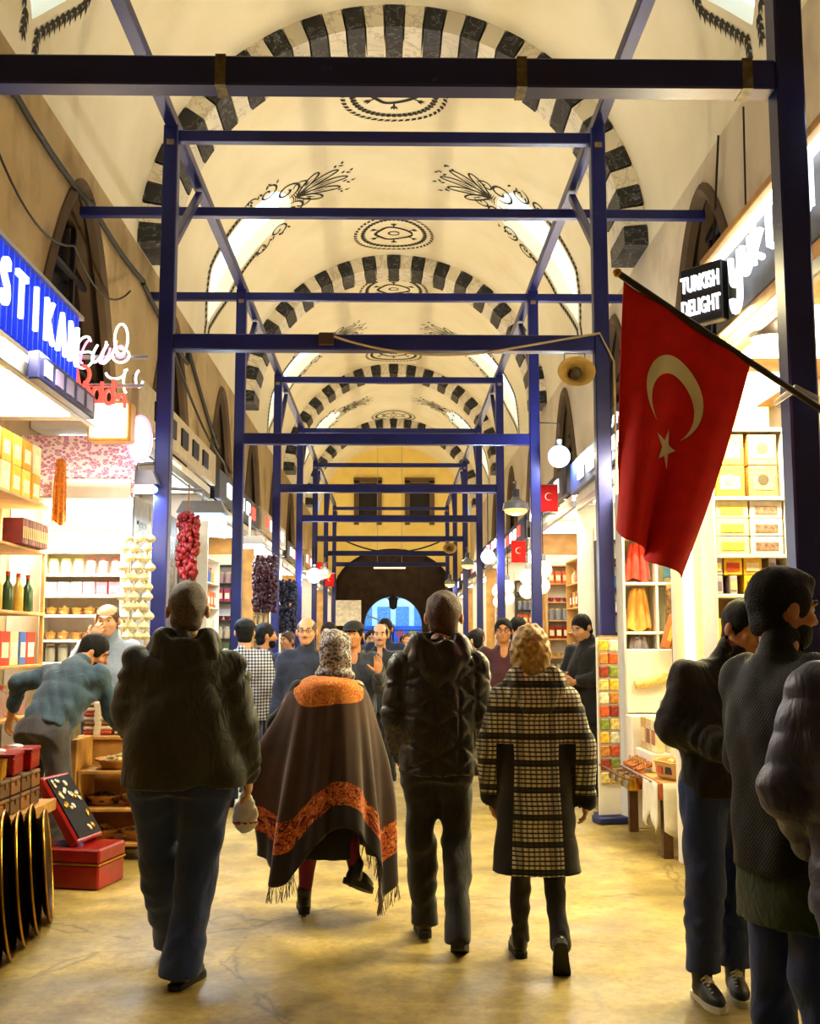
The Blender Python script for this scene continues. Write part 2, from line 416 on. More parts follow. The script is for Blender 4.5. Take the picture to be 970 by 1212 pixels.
for side in (-1, 1):
    w = wall(side); X = side * WALL
    for k, wy in enumerate(WY):
        wn += 1; win = link('window_%d' % wn, None, None, (X, wy, WS))
        tag(win, 'dark pointed arch window high on the %s wall, %s from the front' % ('left' if side < 0 else 'right', ords[k]), kind='structure')
        T = np.linspace(-1, 1, 25); gx = side * .30
        m = MB(); poly = [(t * WA, arch_z(t) - WS) for t in T]
        m.add([(gx, p, q) for p, q in poly] + [(gx, WA, 0), (gx, -WA, 0)], [tuple(range(27))]); m.build('pane', m_wood if (side < 0 and k == 2) else m_dglass, win)
        m = MB(); rimp = [(side * .02, t * (WA - .04), arch_z(t) - WS - .04) for t in T]; m.tube(rimp, .085, 6); m.build('rim', m_stone, win, smooth=40)
        nv = 2 if side < 0 else 5
        for i in range(nv):
            t = -1 + 2 * (i + 1) / (nv + 1); h = arch_z(t) - WS - .05
            MB().box((side * .24, t * WA, h / 2), (.05, .06, h)).build('mullion', m_frame, win)
        for i in range(2 if side < 0 else 6):
            z = (.75 + i * 1.0) if side < 0 else (.25 + .4 * i); u = max(.05, 1 - max(0, (z + WS - WZ) / (WTOP - WZ))) ** (1 / 1.75)
            MB().box((side * .22, 0, z), (.05, 2 * WA * u - .06, .05)).build('transom', m_frame, win)
# string-course of cables under the vault springing
cm = M('black_cable', '17130f', .6)
def catenary(a, b, sag, n=14):
    a, b = np.array(a, float), np.array(b, float); return [a + (b - a) * t - np.array([0, 0, sag * 4 * t * (1 - t)]) for t in np.linspace(0, 1, n)]
def cable(label, pts, r=.012, m=cm, grp=None):
    return tag(MB().tube(pts, r, 6).build('cable', m, smooth=60), label, 'cable', grp)
pts = []
for a, b in zip((0, 9.2, 11.6, 14.2, 17.4), (9.2, 11.6, 14.2, 17.4, 20.6)): pts += list(catenary((-3.33, a, 6.32 - .05 * (a > 14)), (-3.33, b, 6.3 - .3 * (b > 17) - .8 * (b > 20)), .06, 8))
cable('thick black cable running along the top of the stained left wall', pts, .035)
cable('thin cable hanging in loops on the left wall above the lit sign', catenary((-3.34, 8.4, 5.9), (-3.3, 11.0, 5.6), .35) + catenary((-3.3, 11.0, 5.6), (-3.3, 13.4, 5.9), .3)[1:], .012)
cable('tangle of cables looping across the left wall behind the second post', catenary((-3.3, 15.2, 6.2), (-3.2, 20.5, 4.9), .25) + catenary((-3.2, 20.5, 4.9), (-3.2, 23, 5.2), .5)[1:], .022)
cable('thin dark cable hanging down the pale right wall', [(3.33, 10.7, 6.7), (3.33, 11.0, 5.6), (3.32, 11.1, 4.4)], .012)
cable('thin cable dropping beside the right arched window', [(3.33, 9.9, 6.6), (3.33, 9.95, 5.4), (3.33, 10.0, 4.4)], .01)

# --- end wall with two windows, deep dark arch and the way out
def col_wall(xs, y, ztop, holes, mat, name, depth=.5, mi2=None):
    m = MB()
    for a, b in zip(xs[:-1], xs[1:]):
        mid = (a + b) / 2; segs = []
        hs = sorted([(h[2](a), h[2](b), h[3](a), h[3](b)) for h in holes if h[0] <= mid <= h[1]], key=lambda q: q[0])
        zl, zr = 0.0, 0.0
        for (ba, bb, ta, tb) in hs:
            if ba > zl + 1e-4: m.add([(a, y, zl), (b, y, zr), (b, y, bb), (a, y, ba)], [(0, 1, 2, 3)])
            m.add([(a, y, ta), (b, y, tb), (b, y + depth, tb), (a, y + depth, ta), (a, y, ba), (b, y, bb), (b, y + depth, bb), (a, y + depth, ba)], [(0, 1, 2, 3), (4, 5, 6, 7)], 1)
            zl, zr = ta, tb
        m.add([(a, y, zl), (b, y, zr), (b, y, ztop(b)), (a, y, ztop(a))], [(0, 1, 2, 3)])
    for h in holes:
        for e in (0, 1): m.add([(h[e], y, h[2](h[e])), (h[e], y, h[3](h[e])), (h[e], y + depth, h[3](h[e])), (h[e], y + depth, h[2](h[e]))], [(0, 1, 2, 3)], 1)
    return m.build(name, [mat, mi2 or mat])
c0 = lambda x: 0.0
big = (-2.6, 2.6, c0, lambda x: 3.7 + 1.9 * math.sqrt(max(0, 1 - (x / 2.6) ** 2)))
wl = (-1.72, -.52, lambda x: 6.75, lambda x: 8.5); wr = (.52, 1.8, lambda x: 6.75, lambda x: 8.5)
xs = sorted(set(list(np.round(np.linspace(-3.38, 3.38, 29), 3)) + list(np.round(2.6 * np.sin(np.linspace(-PI / 2, PI / 2, 25)), 3)) + [-1.72, -.52, .52, 1.8]))
o = col_wall(xs, YEND, lambda x: SPRING + math.sqrt(max(0, VR ** 2 - min(abs(x), VR) ** 2)), [big, wl, wr], m_end, 'wall_end', .6, m_masonry)
tag(o, 'ochre end wall of the hall with two small windows above a dark arch', kind='structure')
hole = (-1.28, 1.28, c0, lambda x: 2.25 + 1.3 * math.sqrt(max(0, 1 - (x / 1.28) ** 2)))
xs = sorted(set([-2.65, -2, 2, 2.65] + list(np.round(1.28 * np.sin(np.linspace(-PI / 2, PI / 2, 21)), 3))))
tag(col_wall(xs, YEND + .6, lambda x: 5.7, [hole], m_masonry, 'wall_gate', .8), 'dark gate wall with the arched way out to the street', kind='structure')
for k, (a, b) in enumerate(((-1.72, -.52), (.52, 1.8))):
    wn += 1; w = link('window_%d' % wn, None, None, ((a + b) / 2, YEND, 6.75)); tag(w, '%s small dark window with stone surround on the end wall' % ('left', 'right')[k], kind='structure')
    hw = (b - a) / 2
    MB().box((0, .3, .87), (2 * hw - .3, .04, 1.75)).build('pane', m_dglass, w)
    for s in (-1, 1): MB().box((s * (hw - .1), -.03, .87), (.22, .14, 1.95)).build('jamb_stone', m_stone, w)
    MB().box((0, -.03, 1.87), (2 * hw + .04, .14, .22)).build('lintel', m_stone, w)
tag(MB().add([(-3.4, YBACK, 0), (3.4, YBACK, 0), (3.4, YBACK, 10.2), (-3.4, YBACK, 10.2)], [(0, 1, 2, 3)]).build('wall_back', m_end), 'unseen plastered wall added to close the hall behind the viewer', kind='structure')  # unseen, added to keep daylight from coming in behind the camera

# --- the street outside the gate
fb = thing('street_building', 'pale blue lit shop building across the street, seen through the gate', 'building', (0, 60, 0))
mfb = M('street_facade', 'b9cfe4', .8, var=.25, scale=1.5)
MB().box((0, .4, 4), (12, .6, 8)).build('facade', mfb, fb)
for i in range(8):
    for j in range(2): MB().box((-3.5 + i, .06, 2.9 + 1.6 * j), (.7, .1, 1.1)).build('window', M('street_window', '5d86b4', .2, var=.3), fb)
MB().box((0, .03, 1.35), (11, .1, 2.1)).build('shopfront', M('street_shopfront', '1c4fa8', .4, var=.6, scale=1.2), fb)
aw = thing('street_awning', 'white slanting market awning outside the gate', 'awning', (-2.6, 54, 2.3))
MB().add([(-2.5, -1.5, 1.9), (2.7, -1.5, .0), (2.7, 1.5, .0), (-2.5, 1.5, 1.9), (-2.5, -1.5, 1.94), (2.7, -1.5, .04), (2.7, 1.5, .04), (-2.5, 1.5, 1.94)], [(0, 1, 2, 3), (4, 7, 6, 5), (0, 4, 5, 1), (1, 5, 6, 2), (2, 6, 7, 3), (3, 7, 4, 0)]).build('cloth', M('awning_cloth', 'e6eef8', .8), aw)
MB().tube([(2.6, 0, 0), (2.6, 0, -2.3)], .04).build('pole', m_frame, aw); MB().tube([(-2.4, 0, 1.9), (-2.4, 0, -2.3)], .04).build('pole', m_frame, aw)
tag(MB().tube([(-3, 53.2, 2.1), (3, 53.2, 2.1)], .03).build('clothes_rail', m_frame), 'long dark rail of hanging clothes outside the gate', 'rail')
def shirt_mesh(m):
    b = MB(); poly = [(-.14, -.42), (.14, -.42), (.15, .02), (.30, -.12), (.36, 0), (.16, .22), (.06, .24), (0, .19), (-.06, .24), (-.16, .22), (-.36, 0), (-.30, -.12), (-.15, .02)]
    b.prism(poly, -.03, .03); return b.mesh('shirt', m)
for i, (x, c, n) in enumerate(((.35, 'ff7fa6', 'pink'), (.95, 'f4e07a', 'yellow'), (1.55, 'e04bd0', 'magenta'), (2.1, 'f0f4ff', 'white'), (-.5, '2e5bd8', 'blue'))):
    o = link('shirt', shirt_mesh(M('shirt_' + n, c, .8)), None, (x, 53.2, 1.89)); o.scale = (.78, .78, .78); tag(o, '%s shirt hanging outside the gate' % n, 'shirt')
area('street_daylight', (0, 55, 6.5), (0, .25, -1), 6, 6, 1500, (.5, .75, 1))

# --- blue steel portal frames
BW = .138; ZB = 4.28; ZT = 6.30
fl = ['nearest', 'second', 'third', 'fourth', 'fifth', 'sixth', 'seventh', 'farthest']
for k, y in enumerate(FR):
    t = thing('steel_frame', 'blue painted steel portal frame across the hall, %s of the row' % fl[k], 'steel frame', (0, y, 0), group='blue steel frames along the hall')
    for x in (PL, PR):
        MB().box((x, 0, (ZT + .08) / 2), (BW, BW, ZT + .08), b=.01).build('post', m_steel, t)
        MB().box((x, 0, .01), (.26, .26, .02)).build('base_plate', m_steel, t)
        if k: MB().bar((x, .05, 5.2), (x, 1.45, 6.32), .075, .075).build('brace', m_steel, t)
    MB().box(((PL + PR) / 2, 0, ZB), (PR - PL - BW, BW * .95, .15), b=.01).build('cross_beam', m_steel, t)
    x0, x1 = (-WALL, WALL) if k == 2 else (PL, PR)
    if k: MB().box(((x0 + x1) / 2, 0, ZT - .02), (x1 - x0, .09, .11), b=.008).build('top_beam', m_steel, t)
    if k == 1: MB().box((0, 1.5, 6.14), (2 * WALL, .10, .10), b=.008).build('wall_tie', m_steel, t)
    if k < 7:
        y1 = 4.85
        for x in (PL, PR): MB().bar((x, -.0 if k else -4.9, ZT + .12), (x, y1, ZT + .12), .11, .11).build('purlin', m_steel, t)
    for x in (PL, PR):
        MB().box((x, -BW / 2 - .005, ZT - .1), (.07, .012, .05)).build('bolt_plate', M('rusty_steel', '8a7a6a', .6, .3, var=.4), t)
    if k == 0:
        for x in (-.84, .62, 1.72): MB().box((x, 0, ZB), (.05, BW * .95 + .008, .156)).build('tape_wrap', M('old_tape', '6a5c40', .5, var=.5, scale=25), t)
# ================================================================ LAMPS
m_lampbody = M('lamp_body_grey', '8c8f96', .45, .4); m_cool = EM('lamp_glass_cool', (.55, .78, 1), 4); m_warm = EM('lamp_glass_warm', (1, .62, .12), 3.2)
m_whiteem = EM('tube_white', (1, .95, .85), 14)
# added uplights on the shop roofs, put in to brighten the vault
m_upglass = EM('added_uplight_glass', (1, .86, .6), 8)
def added_uplight(label, side, y, z, x=2.72):
    t = thing('added_uplight', label, 'lamp', (side * x, y, z + .101), group='added uplights on the shop roofs')
    MB().box((0, 0, .05), (.18, .34, .1), b=.02).build('housing', m_lampbody, t)
    MB().box((0, 0, .103), (.14, .30, .006)).build('glass', m_upglass, t)
    MB().box((0, 0, -.05), (.03, .2, .1)).build('bracket', m_lampbody, t)
    area('added_uplight_area', (0, 0, .13), (-side * .8, 0, 1), .3, .14, UPLIGHT_W, (1, .82, .50), t)
UPLIGHT_W = 95
for s_ in (-1, 1): added_uplight('added uplight on the bare %s wall just before the end wall' % ('left', '', 'right')[s_ + 1], s_, 45.2, 4.2, 3.28)  # added pair that brightens the end wall
def bell_lamp(label, loc, glass, power, col, r=.17, rz=0):
    t = thing('bell_lamp', label, 'lamp', loc, rz)
    MB().lathe([(.05, .20), (.07, .16), (r * .9, .10), (r, .0), (r * .97, .0), (r * .85, .085), (.04, .14)], n=20, cap=False).build('reflector', m_lampbody, t, smooth=40)
    MB().lathe([(.055, .19), (.055, .30), (.02, .31)], n=12).build('socket', M('lamp_socket', '50535a', .5, .3), t, smooth=40)
    MB().sphere((0, 0, -.01), (r * .85, r * .85, .07)).build('bulb', glass, t, smooth='all')
    MB().tube([(0, 0, .3), (0, 0, .42), (.0, .3, .45)], .014).build('arm', m_lampbody, t)
    point('bulb_light', (0, 0, -.08), power, col, .08, t); return t
def box_lamp(label, loc, power, rz=0, arm=((0, 0, .12), (0, 0, .3))):
    t = thing('flood_light_fixture', label, 'lamp', loc, rz)
    m = MB(); m.add([(-.26, -.13, 0), (.26, -.13, 0), (.26, .13, 0), (-.26, .13, 0), (-.2, -.09, .13), (.2, -.09, .13), (.2, .09, .13), (-.2, .09, .13)], [(4, 5, 6, 7), (0, 1, 5, 4), (1, 2, 6, 5), (2, 3, 7, 6), (3, 0, 4, 7)]); m.build('housing', m_lampbody, t)
    MB().box((0, 0, -.03), (.46, .22, .06), b=.02).build('glass', m_cool, t)
    MB().tube(list(arm), .018).build('arm', m_lampbody, t)
    area('fixture_light', (0, 0, -.08), (0, 0, -1), .4, .2, power, COOL, t); return t
def globe_lamp(label, loc, glass, power, col, r=.11, up=((0, 0, .45),)):
    t = thing('globe_lamp', label, 'lamp', loc)
    MB().sphere((0, 0, 0), r, 16, 12).build('globe', glass, t, smooth='all')
    MB().lathe([(.04, r * .9), (.04, r + .08), (.015, r + .09)], n=10).build('cap', m_lampbody, t)
    MB().tube([(0, 0, r + .08)] + [tuple(q) for q in up], .008).build('cord', cm, t)
    point('globe_light', (0, -r - .06, -.05), power, col, .08, t); return t
box_lamp('flat cool white flood lamp at the left of the second left post', (-2.36, 9.86, 2.93), 70, arm=((.05, 0, .12), (.05, 0, .2), (.19, .06, .22)))
box_lamp('flat cool white flood lamp hanging beyond the second left post', (-2.02, 11.6, 2.88), 90, arm=((0, 0, .12), (0, 0, .25), (-.9, 0, .3)))
box_lamp('cool white flood lamp over the white stall on the left', (-2.25, 17.2, 3.05), 90, arm=((0, 0, .12), (0, 0, .5)))
bell_lamp('warm yellow bell lamp hanging right of the third right post', (1.80, 16.0, 3.46), m_warm, 90, WARM, .2)
bell_lamp('small warm bell lamp far along the right posts', (1.78, 26.2, 3.35), m_warm, 80, WARM)
bell_lamp('small warm bell lamp far along the left posts', (-1.72, 27.5, 3.2), m_warm, 80, WARM)
bell_lamp('tiny warm bell lamp near the gate on the right', (1.75, 34, 3.3), m_warm, 80, WARM)
globe_lamp('glaring cool white bulb beside the left posts, far down the hall', (-1.76, 24.5, 3.0), m_cool, 120, COOL, .17, ((0, 0, 1.2),))
globe_lamp('glaring white bulb under the loudspeaker on the right', (2.22, 14.5, 4.0), m_cool, 140, (.9, .95, 1), .15, ((0, 0, .45), (-.24, .2, .5)))
globe_lamp('small cool bulb on the right posts above the crowd', (1.7, 19.65, 3.05), m_cool, 90, COOL, .13, ((0, 0, 1.16),))
globe_lamp('small cool bulb on the stall wall beyond the grey doors', (-2.36, 15.3, 3.06), m_cool, 50, COOL, .09, ((0, 0, .32),))
# ================================================================ PEOPLE
def nrm(v): v = np.array(v, float); return v / (np.linalg.norm(v) + 1e-9)
class Fld:
    """signed distance field on a grid; smooth unions grow one continuous surface, read out with surface nets"""
    def __init__(s, lo, hi, h):
        s.lo = np.array(lo, float); s.h = h; s.n = np.ceil((np.array(hi) - s.lo) / h).astype(int) + 1
        s.F = np.full(s.n, .2, np.float32); s.ax = [s.lo[i] + h * np.arange(s.n[i]) for i in range(3)]
    def sl(s, lo, hi, m):
        a = np.clip(((np.array(lo) - m - s.lo) / s.h).astype(int), 0, s.n); b = np.clip(((np.array(hi) + m - s.lo) / s.h).astype(int) + 2, 0, s.n)
        S = tuple(slice(i, j) for i, j in zip(a, b))
        X = s.ax[0][S[0]][:, None, None]; Y = s.ax[1][S[1]][None, :, None]; Z = s.ax[2][S[2]][None, None, :]
        return S, X, Y, Z
    def un(s, S, d, k):
        a = s.F[S]; h = np.clip(.5 + .5 * (a - d) / k, 0, 1); s.F[S] = a * (1 - h) + d * h - k * h * (1 - h)
    def cut(s, S, d, k=.01):
        a = s.F[S]; d = -d; h = np.clip(.5 - .5 * (a - d) / k, 0, 1); s.F[S] = a * (1 - h) + d * h + k * h * (1 - h)
    def cap(s, a, b, ra, rb, k=.03, wr=0, wn=9, sub=False):
        a = np.array(a, float); b = np.array(b, float); m = max(ra, rb); S, X, Y, Z = s.sl(np.minimum(a, b) - m, np.maximum(a, b) + m, .06 + k)
        ba = b - a; L2 = max(1e-9, ba @ ba); t = np.clip(((X - a[0]) * ba[0] + (Y - a[1]) * ba[1] + (Z - a[2]) * ba[2]) / L2, 0, 1)
        d = np.sqrt((X - a[0] - t * ba[0]) ** 2 + (Y - a[1] - t * ba[1]) ** 2 + (Z - a[2] - t * ba[2]) ** 2) - (ra + (rb - ra) * t)
        if wr: d = d + wr * .55 * np.sin(t * wn * 2.2 + 38 * X + 27 * Y + 1.5 * np.sin(31 * Y - 17 * X)) * (.55 + .45 * np.sin(23 * X - 15 * Y + 7 * t)) * np.sin(PI * t) ** .5
        (s.cut if sub else s.un)(S, d, k)
    def chain(s, pts, rs, k=.03, wr=0, wn=9):
        for i in range(len(pts) - 1): s.cap(pts[i], pts[i + 1], rs[i], rs[i + 1], k, wr, wn)
    def ell(s, c, r, k=.02, Rm=None, sub=False):
        c = np.array(c, float); r = np.array(r, float); m = r.max() if Rm is not None else r
        S, X, Y, Z = s.sl(c - m, c + m, .05 + k); q = [X - c[0], Y - c[1], Z - c[2]]
        if Rm is not None: q = [q[0] * Rm[0, i] + q[1] * Rm[1, i] + q[2] * Rm[2, i] for i in range(3)]
        k0 = np.sqrt((q[0] / r[0]) ** 2 + (q[1] / r[1]) ** 2 + (q[2] / r[2]) ** 2); k1 = np.sqrt((q[0] / r[0] ** 2) ** 2 + (q[1] / r[1] ** 2) ** 2 + (q[2] / r[2] ** 2) ** 2) + 1e-6
        d = k0 * (k0 - 1) / k1; (s.cut if sub else s.un)(S, d, k)
    def loft(s, sec, k=.03, p=2.4, Rm=None, o=(0, 0, 0), fold=None):
        """sec rows: z, cx, cy, rx, ry; in the frame (Rm, o)"""
        sec = np.array(sec, float); o = np.array(o, float); zs = sec[:, 0]
        e = np.array([sec[:, 1], sec[:, 2], zs]).T; m = sec[:, 3:].max()
        W = e if Rm is None else e @ Rm.T; W = W + o
        S, X, Y, Z = s.sl(W.min(0) - m * (1 if Rm is not None else 1) * np.array([1, 1, .5 if Rm is not None else 0]), W.max(0) + m * np.array([1, 1, .5 if Rm is not None else 0]), .06 + k)
        q = [X - o[0], Y - o[1], Z - o[2]]
        if Rm is not None: q = [q[0] * Rm[0, i] + q[1] * Rm[1, i] + q[2] * Rm[2, i] for i in range(3)]
        else: q = [q[0] + 0 * Z, q[1] + 0 * Z, q[2] + 0 * X]
        zc = np.clip(q[2], zs[0], zs[-1]); I = [np.interp(zc, zs, sec[:, j]) for j in range(1, 5)]
        dx, dy = q[0] - I[0], q[1] - I[1]
        r = (np.abs(dx / I[2]) ** p + np.abs(dy / I[3]) ** p) ** (1 / p); d = (r - 1) * np.minimum(I[2], I[3])
        if fold: d = d + fold(dx, dy, q[2])
        dz = np.maximum(zs[0] - q[2], q[2] - zs[-1]); d = np.maximum(d, dz) ; s.un(S, d, k)
    def warp(s, fn):
        X = s.ax[0][:, None, None]; Y = s.ax[1][None, :, None]; Z = s.ax[2][None, None, :]; s.F += fn(X, Y, Z).astype(np.float32)
    def mesh(s):
        F = s.F; sg = F < 0; n = np.array(F.shape) - 1
        c = np.zeros(n, np.int8)
        offs = [(i, j, k) for i in (0, 1) for j in (0, 1) for k in (0, 1)]
        for i, j, k in offs: c += sg[i:i + n[0], j:j + n[1], k:k + n[2]]
        act = np.argwhere((c > 0) & (c < 8)); idx = -np.ones(n, np.int32); idx[tuple(act.T)] = np.arange(len(act))
        P = np.zeros((len(act), 3)); C = np.zeros(len(act))
        f = {o: F[act[:, 0] + o[0], act[:, 1] + o[1], act[:, 2] + o[2]] for o in offs}
        for o in offs:
            for a in range(3):
                if o[a]: continue
                q = list(o); q[a] = 1; q = tuple(q); u, v = f[o], f[q]; x = (u < 0) != (v < 0)
                t = np.where(x, u / np.where(x, u - v, 1), 0); pos = np.tile(np.array(o, float), (len(act), 1)); pos[:, a] += t
                P += np.where(x[:, None], pos, 0); C += x
        V = s.lo + s.h * (act + P / C[:, None]); Q = []
        for a in range(3):
            b, d = [(1, 2), (2, 0), (0, 1)][a]
            A = [slice(None)] * 3; B = [slice(None)] * 3; A[a] = slice(0, -1); B[a] = slice(1, None)
            for z in (b, d): A[z] = slice(1, -1); B[z] = slice(1, -1)
            e = np.argwhere(sg[tuple(A)] != sg[tuple(B)])
            if not len(e): continue
            e[:, b] += 1; e[:, d] += 1; ins = sg[tuple(e.T)]
            def cell(db, dd): z = e.copy(); z[:, b] += db; z[:, d] += dd; return idx[tuple(z.T)]
            q = np.stack([cell(-1, -1), cell(0, -1), cell(0, 0), cell(-1, 0)], 1); q[~ins] = q[~ins][:, ::-1]; Q.append(q)
        return V, np.concatenate(Q)
def fmesh(name, parts, mats, scale=1.0, ztrim=None):
    """join (V, Q) surfaces into one smooth mesh"""
    V = np.concatenate([p[0] for p in parts]) * scale; off = 0; Q = []
    for p in parts: Q.append(p[1] + off); off += len(p[0])
    Q = np.concatenate(Q); me = bpy.data.meshes.new(name)
    me.vertices.add(len(V)); me.vertices.foreach_set('co', V.ravel()); me.loops.add(Q.size); me.loops.foreach_set('vertex_index', Q.ravel().astype(np.int32))
    me.polygons.add(len(Q)); me.polygons.foreach_set('loop_start', np.arange(0, Q.size, 4, dtype=np.int32)); me.polygons.foreach_set('use_smooth', np.ones(len(Q), bool))
    for m in (mats if isinstance(mats, (list, tuple)) else [mats]): me.materials.append(m)
    me.update(calc_edges=True); me.validate(); return me

def hand_surface(W, D, Nn, side, curl=.6, h=.0048, spread=.0):
    W = np.array(W, float); D = nrm(D); Nn = nrm(np.array(Nn) - D * np.dot(Nn, D)); T = side * np.cross(D, Nn)
    f = Fld(W - .15 + D * .07, W + .15 + D * .07, h); Rm = np.stack([T, Nn, D], 1)
    f.cap(W - D * .03, W + D * .02, .026, .026, .02); f.ell(W + D * .055, (.041, .018, .052), .015, Rm); f.ell(W + D * .075, (.038, .014, .03), .012, Rm)
    for i, (off, l) in enumerate(((.031, .072), (.011, .08), (-.010, .074), (-.029, .058))):
        p = W + D * (.092 - .006 * abs(i - 1)) + T * off; a = .25 * curl; d = D + T * spread * (1.2 - i)
        for sgm, (fr, r) in enumerate(((.45, .0092), (.32, .0084), (.26, .0076))):
            d2 = nrm(nrm(d) * math.cos(a) + Nn * math.sin(a)); q = p + d2 * l * fr
            f.cap(p, q, r, r * .94, .005); p = q; a += curl * (.75, .6, .4)[sgm]
    p = W + D * .022 + T * .030; d = nrm(D * .65 + T * .75 + Nn * .25)
    for r, l in ((.0125, .038), (.0105, .032), (.009, .024)):
        q = p + d * l; f.cap(p, q, r, r * .92, .008); p = q; d = nrm(d + D * .35 * curl + Nn * .3 * curl - T * .25 * curl)
    return f.mesh()

def sines(seed, amp, wl, n=6, zs=.8):
    r = np.random.RandomState(seed); W = r.normal(size=(n, 3)); W /= np.linalg.norm(W, axis=1)[:, None]; W *= 2 * PI / (wl * r.uniform(.6, 1.5, n))[:, None]; W[:, 2] *= zs; ph = r.uniform(0, 6.28, n)
    def fn(X, Y, Z): return amp / math.sqrt(n) * sum(1.3 - 2.0 * np.sqrt(np.sin(.5 * (w[0] * X + w[1] * Y + w[2] * Z + p + .8 * np.sin(9 * Z + 7 * X + p))) ** 2 + .03) for w, p in zip(W, ph))
    return fn

SKIN = {}
def skin(name, c):
    g = G('skin_' + name); c = hx(c); n = g.noise(14, None, 3)
    g.b.inputs['Subsurface Weight'].default_value = .12; g.b.inputs['Subsurface Radius'].default_value = (.02, .008, .004)
    return g.done(g.ramp(n, [(.3, tuple(x * .86 for x in c)), (.7, c)]), .5)
m_skin = skin('light', 'd9a37c'); m_skin2 = skin('tan', 'c98b5c')
m_hair_d = M('hair_dark', '0b0806', .65, var=.5, scale=60, bump=.9, bscale=130, spec=.25); m_hair_b = M('hair_brown', '4a2f18', .6, var=.5, scale=60, bump=.6, bscale=180)
m_hair_g = M('hair_grey', '54483c', .55, var=.5, scale=80, bump=.6, bscale=200); m_hair_bl = M('hair_blonde', '8a6428', .4, var=.6, scale=45, bump=.6, bscale=150, col2='d9b25e')
m_eye = M('eye_white', 'e8e4dc', .2, var=.05); m_iris = M('iris_dark', '1d130c', .15, var=.2); m_lip = M('lip', 'a8604c', .45, var=.1)

J0 = dict(sL=(-.185, 0, 1.41), sR=(.185, 0, 1.41), eL=(-.245, -.02, 1.13), eR=(.245, -.02, 1.13), wL=(-.26, .05, .90), wR=(.26, .05, .90),
          hL=(-.09, 0, .92), hR=(.09, 0, .92), kL=(-.10, .02, .50), kR=(.10, .02, .50), aL=(-.105, 0, .09), aR=(.105, 0, .09), neck=(0, -.01, 1.48), head=(0, .02, 1.63))

